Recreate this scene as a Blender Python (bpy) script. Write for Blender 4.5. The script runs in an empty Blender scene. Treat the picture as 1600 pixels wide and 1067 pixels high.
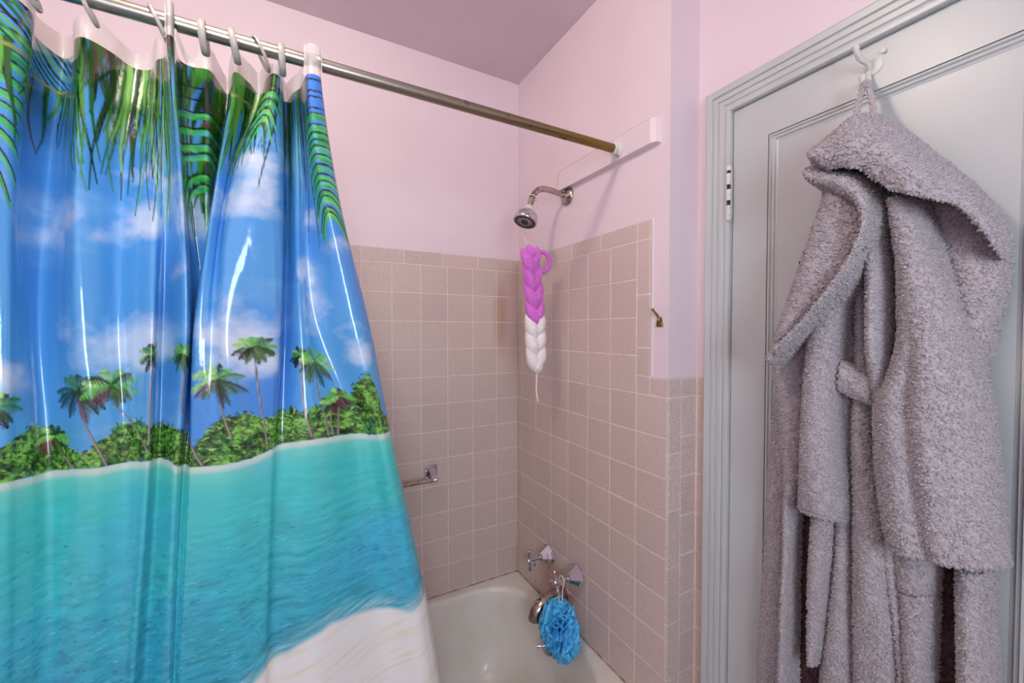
import bpy, bmesh, math, random
import numpy as np
from mathutils import Vector, Matrix

random.seed(7)
rng = np.random.default_rng(7)
scene = bpy.context.scene
COL = scene.collection

# ------------------------------------------------------------------ camera, world, light, exposure
cam_data = bpy.data.cameras.new('camera')
cam = bpy.data.objects.new('camera', cam_data)
COL.objects.link(cam)
YAW, PITCH = (0.5004998854786719, -0.022472225135560926)
cam.location = [-0.8832,-1.562,1.4596]
cam.rotation_euler = (math.pi / 2 + PITCH, 0, -YAW)
cam_data.sensor_width = 36
cam_data.lens = 14.3399
cam_data.clip_start = 0.02
scene.camera = cam

world = bpy.data.worlds.new('world')
scene.world = world
world.use_nodes = True
world.node_tree.nodes['Background'].inputs[0].default_value = (0.62, 0.76, 1.0, 1)
world.node_tree.nodes['Background'].inputs[1].default_value = 1.0

WINDOW_EMIT = 10.0
LAMP_EMIT = 62.0
vs = scene.view_settings
vs.view_transform = 'Standard'
vs.look = 'None'
vs.gamma = 1
vs.use_curve_mapping = False
vs.exposure = 0.55
scene.cycles.max_bounces = 10
scene.cycles.diffuse_bounces = 6
scene.cycles.use_denoising = True
scene.cycles.caustics_reflective = False
scene.cycles.caustics_refractive = False
scene.cycles.sample_clamp_indirect = 6


def srgb(r, g, b):
    def f(c):
        c /= 255.0
        return c / 12.92 if c <= 0.04045 else ((c + 0.055) / 1.055) ** 2.4
    return (f(r), f(g), f(b), 1.0)


# ------------------------------------------------------------------ materials
def mat(name, color, rough=0.5, metal=0.0, spec=0.5, noise=None, bump=None, trans=0.0, emit=None, coat=0.0, sheen=0.0, sss=0.0):
    """noise = (scale, colour2, detail, low, high); bump = (scale, strength, distance)"""
    m = bpy.data.materials.new(name)
    m.use_nodes = True
    nt = m.node_tree
    b = nt.nodes['Principled BSDF']
    b.inputs['Base Color'].default_value = color
    b.inputs['Roughness'].default_value = rough
    b.inputs['Metallic'].default_value = metal
    b.inputs['Specular IOR Level'].default_value = spec
    if coat:
        b.inputs['Coat Weight'].default_value = coat
        b.inputs['Coat Roughness'].default_value = 0.06
    if sheen:
        b.inputs['Sheen Weight'].default_value = sheen
        b.inputs['Sheen Roughness'].default_value = 0.5
    if sss:
        b.inputs['Subsurface Weight'].default_value = sss
        b.inputs['Subsurface Radius'].default_value = (0.01, 0.008, 0.008)
    if trans:
        b.inputs['Transmission Weight'].default_value = trans
    if emit:
        b.inputs['Emission Color'].default_value = emit[0]
        b.inputs['Emission Strength'].default_value = emit[1]
    geo = nt.nodes.new('ShaderNodeNewGeometry')
    if noise:
        sc, c2, det, lo, hi = noise
        n = nt.nodes.new('ShaderNodeTexNoise')
        n.inputs['Scale'].default_value = sc
        n.inputs['Detail'].default_value = det
        nt.links.new(geo.outputs['Position'], n.inputs['Vector'])
        mr = nt.nodes.new('ShaderNodeMapRange')
        mr.inputs[1].default_value = lo
        mr.inputs[2].default_value = hi
        nt.links.new(n.outputs[0], mr.inputs[0])
        mx = nt.nodes.new('ShaderNodeMix')
        mx.data_type = 'RGBA'
        mx.inputs[6].default_value = color
        mx.inputs[7].default_value = c2
        nt.links.new(mr.outputs[0], mx.inputs[0])
        nt.links.new(mx.outputs[2], b.inputs['Base Color'])
    if bump:
        sc, st, di = bump
        n2 = nt.nodes.new('ShaderNodeTexNoise')
        n2.inputs['Scale'].default_value = sc
        n2.inputs['Detail'].default_value = 3
        nt.links.new(geo.outputs['Position'], n2.inputs['Vector'])
        bp = nt.nodes.new('ShaderNodeBump')
        bp.inputs['Strength'].default_value = st
        bp.inputs['Distance'].default_value = di
        nt.links.new(n2.outputs[0], bp.inputs['Height'])
        nt.links.new(bp.outputs[0], b.inputs['Normal'])
    return m


M = {}
M['pink'] = mat('pink_wall_paint', srgb(229, 213, 218), 0.42, noise=(3, srgb(225, 208, 214), 4, .35, .7), bump=(60, .12, .002))
M['ceiling'] = mat('mauve_ceiling_paint', srgb(214, 197, 203), 0.6, noise=(4, srgb(208, 190, 196), 4, .35, .7), bump=(40, .1, .002))
M['grout'] = mat('pale_grout', srgb(238, 227, 219), 0.8, noise=(30, srgb(224, 209, 200), 4, .4, .7))
M['caulk'] = mat('white_caulk', srgb(228, 216, 216), 0.4)
M['dark_caulk'] = mat('grey_dirty_caulk', srgb(140, 118, 106), 0.6, noise=(25, srgb(196, 180, 170), 3, .35, .65))
M['paint_grey'] = mat('grey_green_gloss_paint', srgb(191, 195, 193), 0.33, noise=(5, srgb(185, 188, 187), 3, .35, .7), bump=(35, .12, .002))
M['gap'] = mat('dark_gap', srgb(50, 42, 40), 0.9)
M['chrome'] = mat('chrome', srgb(205, 205, 210), 0.08, 1.0)
M['old_chrome'] = mat('worn_chrome', srgb(190, 178, 172), 0.2, 1.0, noise=(60, srgb(150, 128, 112), 4, .45, .7))
M['dark_rubber'] = mat('dark_spray_face', srgb(62, 48, 50), 0.4)
M['brass'] = mat('old_brass', srgb(186, 152, 98), 0.3, 0.9, noise=(80, srgb(104, 72, 44), 4, .4, .65))
M['porcelain'] = mat('white_enamel', srgb(226, 224, 216), 0.28, noise=(6, srgb(214, 208, 194), 3, .4, .75), coat=.3)
M['vinyl_white'] = mat('frosted_vinyl', srgb(240, 236, 232), 0.35, noise=(20, srgb(230, 224, 219), 3, .4, .7), trans=.6)
M['clear_plastic'] = mat('cloudy_clear_plastic', srgb(226, 222, 212), 0.2, trans=.45)
M['fleece'] = mat('grey_sherpa_fleece', srgb(184, 177, 179), 0.9, spec=.1, noise=(300, srgb(160, 152, 155), 1, .40, .60), sheen=.3)
M['back_fleece'] = mat('dark_brown_fleece', srgb(92, 72, 74), 0.9, spec=.1, noise=(130, srgb(66, 48, 50), 2, .4, .6))  # robe back panel, darker brown than the other panels
M['pouf'] = mat('blue_nylon_mesh', srgb(58, 176, 232), 0.5, noise=(90, srgb(104, 204, 244), 2, .35, .65))
M['string'] = mat('white_cord', srgb(236, 228, 220), 0.8)
M['pink_yarn'] = mat('magenta_foam_yarn', srgb(216, 116, 210), 0.75, noise=(120, srgb(202, 96, 196), 3, .4, .65), sheen=.3)
M['white_yarn'] = mat('white_foam_yarn', srgb(238, 232, 228), 0.75, noise=(120, srgb(226, 218, 214), 3, .4, .65), sheen=.3)
M['floor'] = mat('grey_vinyl_floor', srgb(176, 166, 160), 0.4, noise=(8, srgb(160, 150, 146), 4, .35, .7))
M['window_glow'] = mat('bright_frosted_pane', srgb(230, 238, 245), 0.5, emit=((0.76, 0.88, 1.0, 1), WINDOW_EMIT))
M['lamp_glow'] = mat('lit_milk_glass', srgb(250, 240, 225), 0.4, emit=((1.0, 0.86, 0.74, 1), LAMP_EMIT))
M['white_metal'] = mat('white_painted_metal', srgb(222, 222, 214), 0.35, noise=(70, srgb(206, 204, 194), 3, .4, .7))


def rod_material():
    m = mat('tarnished_steel_tube', srgb(165, 160, 142), 0.3, 1.0)
    nt = m.node_tree
    b = nt.nodes['Principled BSDF']
    geo = nt.nodes['Geometry'] if 'Geometry' in nt.nodes else nt.nodes.new('ShaderNodeNewGeometry')
    sep = nt.nodes.new('ShaderNodeSeparateXYZ')
    nt.links.new(geo.outputs['Position'], sep.inputs[0])
    mr = nt.nodes.new('ShaderNodeMapRange')
    mr.inputs[1].default_value = -0.75
    mr.inputs[2].default_value = -0.15
    nt.links.new(sep.outputs[0], mr.inputs[0])
    n = nt.nodes.new('ShaderNodeTexNoise')
    n.inputs['Scale'].default_value = 45
    n.inputs['Detail'].default_value = 5
    nt.links.new(geo.outputs['Position'], n.inputs['Vector'])
    mx = nt.nodes.new('ShaderNodeMix')
    mx.data_type = 'RGBA'
    mx.inputs[6].default_value = srgb(176, 174, 160)
    mx.inputs[7].default_value = srgb(132, 112, 62)
    nt.links.new(mr.outputs[0], mx.inputs[0])
    mr2 = nt.nodes.new('ShaderNodeMapRange')
    mr2.inputs[1].default_value = 0.62
    mr2.inputs[2].default_value = 0.70
    nt.links.new(n.outputs[0], mr2.inputs[0])
    mul = nt.nodes.new('ShaderNodeMath')
    mul.operation = 'MULTIPLY'
    nt.links.new(mr2.outputs[0], mul.inputs[0])
    nt.links.new(mr.outputs[0], mul.inputs[1])
    mx2 = nt.nodes.new('ShaderNodeMix')
    mx2.data_type = 'RGBA'
    mx2.inputs[7].default_value = srgb(70, 48, 26)
    nt.links.new(mul.outputs[0], mx2.inputs[0])
    nt.links.new(mx.outputs[2], mx2.inputs[6])
    nt.links.new(mx2.outputs[2], b.inputs['Base Color'])
    return m


M['rod'] = rod_material()


def tile_material():
    m = mat('speckled_beige_tile', srgb(196, 170, 162), 0.3)
    nt = m.node_tree
    b = nt.nodes['Principled BSDF']
    geo = [n for n in nt.nodes if n.type == 'NEW_GEOMETRY'][0]
    n = nt.nodes.new('ShaderNodeTexNoise')
    n.inputs['Scale'].default_value = 330
    n.inputs['Detail'].default_value = 2
    nt.links.new(geo.outputs['Position'], n.inputs['Vector'])
    mr = nt.nodes.new('ShaderNodeMapRange')
    mr.inputs[1].default_value = .42
    mr.inputs[2].default_value = .62
    nt.links.new(n.outputs[0], mr.inputs[0])
    mx = nt.nodes.new('ShaderNodeMix')
    mx.data_type = 'RGBA'
    mx.inputs[6].default_value = srgb(214, 196, 188)
    mx.inputs[7].default_value = srgb(190, 170, 161)
    nt.links.new(mr.outputs[0], mx.inputs[0])
    # slight firing difference from tile to tile
    oi = nt.nodes.new('ShaderNodeObjectInfo')
    hsv = nt.nodes.new('ShaderNodeHueSaturation')
    mrv = nt.nodes.new('ShaderNodeMapRange')
    mrv.inputs[3].default_value = 0.96
    mrv.inputs[4].default_value = 1.03
    nt.links.new(oi.outputs['Random'], mrv.inputs[0])
    nt.links.new(mrv.outputs[0], hsv.inputs['Value'])
    nt.links.new(mx.outputs[2], hsv.inputs['Color'])
    # soft-edged brown patches on the tiles: centre x, y, z, half sizes
    prev = hsv.outputs['Color']
    for (cx, cy, cz, sx, sy, sz, col, k) in [(-0.085, 0, 1.53, .045, .03, .21, srgb(168, 122, 88), .55), (0, -.30, .50, .03, .15, .10, srgb(176, 104, 70), .7)]:
        vm = nt.nodes.new('ShaderNodeVectorMath')
        vm.operation = 'SUBTRACT'
        vm.inputs[1].default_value = (cx, cy, cz)
        nt.links.new(geo.outputs['Position'], vm.inputs[0])
        vd = nt.nodes.new('ShaderNodeVectorMath')
        vd.operation = 'DIVIDE'
        vd.inputs[1].default_value = (sx, sy, sz)
        nt.links.new(vm.outputs[0], vd.inputs[0])
        ln = nt.nodes.new('ShaderNodeVectorMath')
        ln.operation = 'LENGTH'
        nt.links.new(vd.outputs[0], ln.inputs[0])
        mm = nt.nodes.new('ShaderNodeMapRange')
        mm.interpolation_type = 'SMOOTHSTEP'
        mm.inputs[1].default_value = 0.2
        mm.inputs[2].default_value = 1.1
        mm.inputs[3].default_value = k
        mm.inputs[4].default_value = 0
        nt.links.new(ln.outputs['Value'], mm.inputs[0])
        m2 = nt.nodes.new('ShaderNodeMix')
        m2.data_type = 'RGBA'
        nt.links.new(mm.outputs[0], m2.inputs[0])
        nt.links.new(prev, m2.inputs[6])
        m2.inputs[7].default_value = col
        prev = m2.outputs[2]
    nt.links.new(prev, b.inputs['Base Color'])
    bp = nt.nodes.new('ShaderNodeBump')
    bp.inputs['Strength'].default_value = .08
    bp.inputs['Distance'].default_value = .001
    nt.links.new(n.outputs[0], bp.inputs['Height'])
    nt.links.new(bp.outputs[0], b.inputs['Normal'])
    return m


M['tile'] = tile_material()


def print_material():
    m = mat('glossy_printed_vinyl', (1, 1, 1, 1), 0.16, spec=.6, coat=.5)
    nt = m.node_tree
    b = nt.nodes['Principled BSDF']
    at = nt.nodes.new('ShaderNodeVertexColor')
    at.layer_name = 'print'
    nt.links.new(at.outputs[0], b.inputs['Base Color'])
    geo = [n for n in nt.nodes if n.type == 'NEW_GEOMETRY'][0]
    mp = nt.nodes.new('ShaderNodeMapping')
    mp.inputs['Scale'].default_value = (1, 1, .55)
    nt.links.new(geo.outputs['Position'], mp.inputs['Vector'])
    n = nt.nodes.new('ShaderNodeTexNoise')
    n.inputs['Scale'].default_value = 60
    n.inputs['Detail'].default_value = 3
    nt.links.new(mp.outputs[0], n.inputs['Vector'])
    bp = nt.nodes.new('ShaderNodeBump')
    bp.inputs['Strength'].default_value = .22
    bp.inputs['Distance'].default_value = .003
    nt.links.new(n.outputs[0], bp.inputs['Height'])
    nt.links.new(bp.outputs[0], b.inputs['Normal'])
    nt.links.new(bp.outputs[0], b.inputs['Coat Normal'])
    return m


M['print'] = print_material()


# ------------------------------------------------------------------ helpers
def link(name, me, m, parent=None, smooth=False):
    o = bpy.data.objects.new(name, me)
    COL.objects.link(o)
    if m is not None and len(me.materials) == 0:
        me.materials.append(M[m])
    if parent is not None:
        o.parent = parent
    if smooth:
        me.polygons.foreach_set('use_smooth', [True] * len(me.polygons))
    return o


def tag(o, label=None, cat=None, group=None, kind=None):
    if label:
        o['label'] = label
    if cat:
        o['category'] = cat
    if group:
        o['group'] = group
    if kind:
        o['kind'] = kind
    return o


def empty(name, loc):
    o = bpy.data.objects.new(name, None)
    o.empty_display_size = .05
    COL.objects.link(o)
    o.location = loc
    return o


def mesh(name, verts, faces):
    me = bpy.data.meshes.new(name)
    me.from_pydata([tuple(map(float, v)) for v in verts], [], [tuple(map(int, f)) for f in faces])
    me.update()
    return me


class MB:
    """collects simple shapes into one mesh"""

    def __init__(self):
        self.v, self.f = [], []

    def add(self, v, f):
        n = len(self.v)
        self.v += [tuple(map(float, p)) for p in v]
        self.f += [tuple(i + n for i in q) for q in f]

    def box(self, x0, x1, y0, y1, z0, z1):
        v = [(x, y, z) for z in (z0, z1) for y in (y0, y1) for x in (x0, x1)]
        self.add(v, [(0, 2, 3, 1), (4, 5, 7, 6), (0, 1, 5, 4), (2, 6, 7, 3), (0, 4, 6, 2), (1, 3, 7, 5)])

    def tube(self, pts, rad, seg=14, cap=True, closed=False):
        pts = [Vector(p) for p in pts]
        n = len(pts)
        rads = rad if isinstance(rad, (list, tuple)) else [rad] * n
        tang = []
        for i in range(n):
            if closed:
                a, b = pts[i - 1], pts[(i + 1) % n]
            else:
                a, b = pts[max(0, i - 1)], pts[min(n - 1, i + 1)]
            tang.append((b - a).normalized())
        up = Vector((0, 0, 1)) if abs(tang[0].z) < .9 else Vector((1, 0, 0))
        nrm = (up - tang[0] * up.dot(tang[0])).normalized()
        v, f = [], []
        for i in range(n):
            nrm = (nrm - tang[i] * nrm.dot(tang[i])).normalized()
            bi = tang[i].cross(nrm)
            for k in range(seg):
                a = 2 * math.pi * k / seg
                v.append(pts[i] + (nrm * math.cos(a) + bi * math.sin(a)) * rads[i])
        m = n if closed else n - 1
        for i in range(m):
            j = (i + 1) % n
            for k in range(seg):
                k2 = (k + 1) % seg
                f.append((i * seg + k, i * seg + k2, j * seg + k2, j * seg + k))
        if cap and not closed:
            f.append(tuple(range(seg - 1, -1, -1)))
            f.append(tuple((n - 1) * seg + k for k in range(seg)))
        self.add(v, f)

    def lathe(self, origin, axis, prof, seg=28):
        """prof: (distance along axis, radius)"""
        ax = Vector(axis).normalized()
        self.tube([Vector(origin) + ax * d for d, r in prof], [max(r, 1e-5) for d, r in prof], seg) if False else None
        up = Vector((0, 0, 1)) if abs(ax.z) < .9 else Vector((1, 0, 0))
        n = (up - ax * up.dot(ax)).normalized()
        b = ax.cross(n)
        v, f = [], []
        for d, r in prof:
            for k in range(seg):
                a = 2 * math.pi * k / seg
                v.append(Vector(origin) + ax * d + (n * math.cos(a) + b * math.sin(a)) * max(r, 1e-5))
        for i in range(len(prof) - 1):
            for k in range(seg):
                k2 = (k + 1) % seg
                f.append((i * seg + k, i * seg + k2, (i + 1) * seg + k2, (i + 1) * seg + k))
        f.append(tuple(range(seg - 1, -1, -1)))
        f.append(tuple((len(prof) - 1) * seg + k for k in range(seg)))
        self.add(v, f)

    def build(self, name, m, parent=None, smooth=False, auto=None, bevel=None):
        o = link(name, mesh(name, self.v, self.f), m, parent, smooth or auto is not None)
        if bevel:
            bm = bmesh.new()
            bm.from_mesh(o.data)
            bmesh.ops.bevel(bm, geom=bm.edges[:], offset=bevel, segments=2, affect='EDGES', profile=.6)
            bm.to_mesh(o.data)
            bm.free()
        bm = bmesh.new()
        bm.from_mesh(o.data)
        bmesh.ops.recalc_face_normals(bm, faces=bm.faces[:])
        if auto is not None:
            for e in bm.edges:
                if len(e.link_faces) == 2 and e.calc_face_angle(0) > auto:
                    e.smooth = False
        bm.to_mesh(o.data)
        bm.free()
        return o


def smooth_path(pts, n=8):
    """Catmull-Rom through 3-D points"""
    P = [Vector(p) for p in pts]
    out = []
    for i in range(len(P) - 1):
        p0 = P[i - 1] if i > 0 else P[i] * 2 - P[i + 1]
        p1, p2 = P[i], P[i + 1]
        p3 = P[i + 2] if i + 2 < len(P) else P[i + 1] * 2 - P[i]
        for k in range(n):
            t = k / n
            out.append(.5 * ((2 * p1) + (p2 - p0) * t + (2 * p0 - 5 * p1 + 4 * p2 - p3) * t * t + (3 * p1 - p0 - 3 * p2 + p3) * t ** 3))
    out.append(P[-1])
    return out


A40 = math.radians(38)

# ------------------------------------------------------------------ room shell
H = 2.538                      # ceiling height
TH = 0.006                     # tile thickness standing proud of the plaster
XD = 0.1146                    # door face plane
YW = -0.813                    # front face of the short partition at the end of the tub
XL, YR = -1.60, -2.60          # left wall, wall behind the camera
RIM = 0.399
b = MB(); b.box(XL - .15, .30, YR - .15, .15, -.06, 0); tag(b.build('floor', 'floor'), 'grey floor of the bathroom', kind='structure')
b = MB(); b.box(XL - .15, .30, YR - .15, .15, H, H + .06); tag(b.build('ceiling', 'ceiling'), 'mauve painted ceiling', kind='structure')
b = MB(); b.box(XL - .15, .30, TH, .15, 0, H)
wall_back = tag(b.build('wall_back', 'pink'), 'pink back wall tiled above the bathtub', kind='structure')
b = MB(); b.box(TH, XD + TH, YW + TH, TH, 0, H)
wall_end = tag(b.build('wall_end', 'pink'), 'pink partition wall with tiles and shower fittings', kind='structure')
DY0, DY1, DZ = -.9115, -1.4875, 2.020     # door opening
b = MB()
b.box(XD + TH, XD + .16, DY0, YW + TH + .02, 0, H)
b.box(XD + TH, XD + .16, DY1, DY0, DZ + .002, H)
b.box(XD + TH, XD + .16, YR - .15, DY1, 0, H)
wall_right = tag(b.build('wall_right', 'pink'), 'pink wall around the grey door', kind='structure')
b = MB(); b.box(XL - .15, XL, YR - .15, .15, 0, H); tag(b.build('wall_left', 'pink'), 'pink wall at the far end of the tub', kind='structure')
# wall behind the camera with a window opening
WX0, WX1, WZ0, WZ1 = -1.38, -.68, 1.20, 2.0
b = MB()
b.box(XL, WX0, YR - .15, YR, 0, H); b.box(WX1, XD + TH, YR - .15, YR, 0, H)
b.box(WX0, WX1, YR - .15, YR, 0, WZ0); b.box(WX0, WX1, YR - .15, YR, WZ1, H)
tag(b.build('wall_front', 'pink'), 'pink wall with the window', kind='structure')
b = MB()
for (x0, x1, z0, z1) in [(WX0 - .07, WX0 + .02, WZ0 - .07, WZ1 + .07), (WX1 - .02, WX1 + .07, WZ0 - .07, WZ1 + .07), (WX0 + .02, WX1 - .02, WZ1 - .02, WZ1 + .07), (WX0 + .02, WX1 - .02, WZ0 - .07, WZ0 + .02), (WX0 + .02, WX1 - .02, 1.585, 1.62)]:
    b.box(x0, x1, YR - .03, YR + .02, z0, z1)
win = tag(b.build('window_1', 'paint_grey'), 'window with frosted panes behind the bathroom', kind='structure')
for z0, z1 in ((WZ0 + .02, 1.585), (1.62, WZ1 - .02)):
    b = MB(); b.box(WX0 + .02, WX1 - .02, YR - .02, YR - .014, z0, z1); b.build('pane', 'window_glow', win)


# ------------------------------------------------------------------ wall tiles
_tiles = {}


def tile_mesh(w, h, bev):
    """tile centred on its back face, front towards -Y; bev = bevel radius left, right, top, bottom"""
    key = (round(w, 4), round(h, 4), bev)
    if key in _tiles:
        return _tiles[key]
    l, r, t, bo = bev
    v, f = [], []
    steps = (0, 1) if max(bev) < .003 else (0, .5, 1)
    rings = [(0, None)] + [(1, s) for s in steps]
    for kind, s in rings:
        if kind == 0:
            ins = lambda e: 0.0
            dep = lambda e: TH
        else:
            ins = lambda e, s=s: e * (1 - math.cos(s * math.pi / 2))
            dep = lambda e, s=s: e * (1 - math.sin(s * math.pi / 2))
        for (sx, sz, ex, ez) in ((-1, -1, l, bo), (1, -1, r, bo), (1, 1, r, t), (-1, 1, l, t)):
            v.append((sx * (w / 2 - ins(ex)), -(TH - max(dep(ex), dep(ez))), sz * (h / 2 - ins(ez))))
    n = len(v) // 4
    for i in range(n - 1):
        for k in range(4):
            k2 = (k + 1) % 4
            f.append((i * 4 + k, i * 4 + k2, i * 4 + 4 + k2, i * 4 + 4 + k))
    f.append(tuple((n - 1) * 4 + k for k in range(4)))
    me = mesh('tile', v, f)
    me.materials.append(M['tile'])
    _tiles[key] = me
    return me


G = 0.0029     # grout gap
ED = 0.0008


def put_tile(parent, wall, a0, a1, z0, z1, bev=(ED, ED, ED, ED), name='tile'):
    """wall 'b': face y=0, a = x ; 'e': face x=0, a = y ; 'r': face y=YW, a = x ; 'd': face x=XD, a = y"""
    w, h = abs(a1 - a0) - G, abs(z1 - z0) - G
    if w < .003 or h < .003:
        return
    o = bpy.data.objects.new(name, tile_mesh(w, h, bev))
    COL.objects.link(o)
    o.parent = parent
    a, z = (a0 + a1) / 2, (z0 + z1) / 2
    j = random.uniform(0, .0005)
    if wall == 'b':
        o.location = (a, TH - j, z)
    elif wall == 'r':
        o.location = (a, YW + TH - j, z)
    elif wall == 'e':
        o.location = (TH - j, a, z); o.rotation_euler = (random.uniform(-.002, .002), 0, -math.pi / 2)
    else:
        o.location = (XD + TH - j, a, z); o.rotation_euler = (0, 0, -math.pi / 2)


T = 0.1095
ZR = 1.722                    # top of the first full course
CAP = 0.0535
CZ = [ZR - k * T for k in range(13)]
CZ[12] = RIM + .006
EB = .0045
# grout beds
b = MB(); b.box(-1.598, -.0005, .0012, TH, RIM + .002, ZR + CAP - .004); b.build('grout_bed', 'grout', wall_back)
b = MB()
b.box(.0012, TH, -.748, .003, RIM + .002, ZR + CAP - .004)
b.box(.0012, TH, YW + .004, -.748, RIM - .39, ZR - .386 - .004)
b.box(.0035, XD + .004, YW + .0012, YW + TH, .002, ZR - .386 - .004)
b.build('grout_bed', 'grout', wall_end)
# back wall field and cap
xb = [0, -.1036] + [-.1036 - T * k for k in range(1, 14)]
xb = [max(x, -1.597) for x in xb]
for i in range(len(xb) - 1):
    for r in range(12):
        put_tile(wall_back, 'b', xb[i + 1], xb[i], CZ[r + 1], CZ[r])
xc = [0, -.0358] + [-.0358 - .1535 * k for k in range(1, 11)]
for i in range(len(xc) - 1):
    put_tile(wall_back, 'b', max(xc[i + 1], -1.597), xc[i], ZR, ZR + CAP, (ED, ED, EB, ED), 'cap_tile')
# end wall field
ye = [-.0005, -.0423] + [-.0423 - T * k for k in range(1, 8)]
for i in range(len(ye) - 1):
    for r in range(12):
        if i == 7 and r < 4:
            continue
        put_tile(wall_end, 'e', ye[i + 1], ye[i], CZ[r + 1], CZ[r])
yc = [-.0005, -.084, -.236, -.3881, -.5424, -.6993]
for i in range(len(yc) - 1):
    put_tile(wall_end, 'e', yc[i + 1], yc[i], ZR, ZR + CAP, (ED, ED, EB, ED), 'cap_tile')
# vertical bullnose up the right side of the upper field
put_tile(wall_end, 'e', -.7508, -.6993, ZR, ZR + CAP, (ED, EB, EB, ED), 'bullnose_tile')
zt = [ZR, ZR - .155, ZR - .306, ZR - .3865]
for i in range(3):
    put_tile(wall_end, 'e', -.7508, -.6993, zt[i + 1], zt[i], (ED, EB, ED, ED), 'bullnose_tile')
# low cap course that steps out to the partition edge, and round it
zc = ZR - .3865
put_tile(wall_end, 'e', -.7490, -.6993, CZ[4], zc, (ED, ED, ED, ED), 'cap_tile')
put_tile(wall_end, 'e', -.8088, -.7490, CZ[4], zc, (ED, ED, EB, ED), 'cap_tile')
put_tile(wall_end, 'r', -.0005, .0505, CZ[4], zc, (EB, ED, EB, ED), 'cap_tile')
put_tile(wall_end, 'r', .0505, XD - .001, CZ[4], zc, (ED, ED, EB, ED), 'cap_tile')
zz = CZ[4]
for zn in [ZR - .5901, ZR - .746, ZR - .9012, ZR - 1.054, ZR - 1.206, ZR - 1.36, ZR - 1.51, ZR - 1.66, .006]:
    put_tile(wall_end, 'r', -.0005, .0505, zn, zz, (EB, ED, ED, ED), 'bullnose_tile')
    zz = zn
zs = [CZ[4] - T * k for k in range(0, 12)] + [.006]
for i in range(len(zs) - 1):
    put_tile(wall_end, 'r', .0505, XD - .001, zs[i + 1], zs[i])
    put_tile(wall_right, 'd', -.8455, YW - .001, zs[i + 1], zs[i])
put_tile(wall_right, 'd', -.8455, YW - .001, CZ[4], zc, (ED, ED, EB, ED), 'cap_tile')
b = MB(); b.box(XD + .0012, XD + TH + .001, -.846, YW + .004, .002, zc - .004); b.build('grout_bed', 'grout', wall_right)
# caulk beside the bullnose and round the tub
b = MB(); b.box(.002, TH + .001, -.7538, -.7508, zc, ZR + CAP); b.build('caulk_line', 'caulk', wall_end)
b = MB(); b.box(-1.59, -.004, -.005, .003, RIM + .0006, RIM + .004); b.build('caulk_line', 'dark_caulk', wall_back)
b = MB(); b.box(-.0045, .003, -.770, -.006, RIM + .0006, RIM + .004); b.build('caulk_line', 'dark_caulk', wall_end)

# ------------------------------------------------------------------ door, casing, hinge
def frame_profile(name, m, y0, y1, ztop, prof, parent=None, x_face=XD, bottom=0.0, closed=False):
    """mitred frame from a profile (w outward from the inner edge, height towards the room)"""
    v, f = [], []
    n = len(prof)
    stations = 5 if closed else 4
    for s in range(4):
        for w, h in prof:
            yl, yr = y0 + w, y1 - w
            x = x_face - h
            if s == 0: p = (x, yl, bottom - (w if closed else 0))
            elif s == 1: p = (x, yl, ztop + w)
            elif s == 2: p = (x, yr, ztop + w)
            else: p = (x, yr, bottom - (w if closed else 0))
            v.append(p)
    for s in range(4 if closed else 3):
        s2 = (s + 1) % 4
        for k in range(n - 1):
            f.append((s * n + k, s * n + k + 1, s2 * n + k + 1, s2 * n + k))
    if not closed:
        f.append(tuple(range(n))); f.append(tuple(3 * n + k for k in range(n - 1, -1, -1)))
    o = link(name, mesh(name, v, f), m, parent)
    bm = bmesh.new(); bm.from_mesh(o.data); bmesh.ops.recalc_face_normals(bm, faces=bm.faces[:]); bm.to_mesh(o.data); bm.free()
    return o


cas = [(0, -.004), (0, .011), (.002, .014), (.010, .0145), (.0125, .011), (.0165, .0105), (.019, .014), (.029, .0145), (.0315, .012), (.0335, .0155), (.044, .016), (.0465, .0135), (.0485, .018), (.062, .019), (.0655, .017), (.067, .012), (.067, -.004)]
tag(frame_profile('trim_1', 'paint_grey', DY0, DY1, DZ, cas), 'grey fluted door casing', kind='structure')

PY0, PY1, PZ1, PZ0 = -.998, -1.399, 1.926, .26
b = MB()
xf, xb_ = XD, XD + .034
g = .0018
b.box(xf, xb_, PY0, DY0 - g, .008, DZ - g)
b.box(xf, xb_, DY1 + g, PY1, .008, DZ - g)
b.box(xf, xb_, PY1, PY0, PZ1, DZ - g)
b.box(xf, xb_, PY1, PY0, .008, PZ0)
door = tag(b.build('door_1', 'paint_grey'), 'grey painted panel door with the robe hanging on it', kind='structure')
b = MB(); b.box(xf + .010, xf + .026, PY1 - .004, PY0 + .004, PZ0 - .004, PZ1 + .004); b.build('panel', 'paint_grey', door)
mo = [(0, .0098), (-.0018, .0015), (-.006, .0008), (-.008, .0045), (-.0125, .005), (-.0145, .0085), (-.019, .0095), (-.0195, .0102)]
frame_profile('panel_moulding', 'paint_grey', PY0, PY1, PZ1, [(w, -h) for w, h in mo], door, XD, PZ0, True)
b = MB(); b.box(XD + .05, XD + .06, DY1, DY0, 0, DZ + .003); b.build('dark_rebate', 'gap', door)
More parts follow.
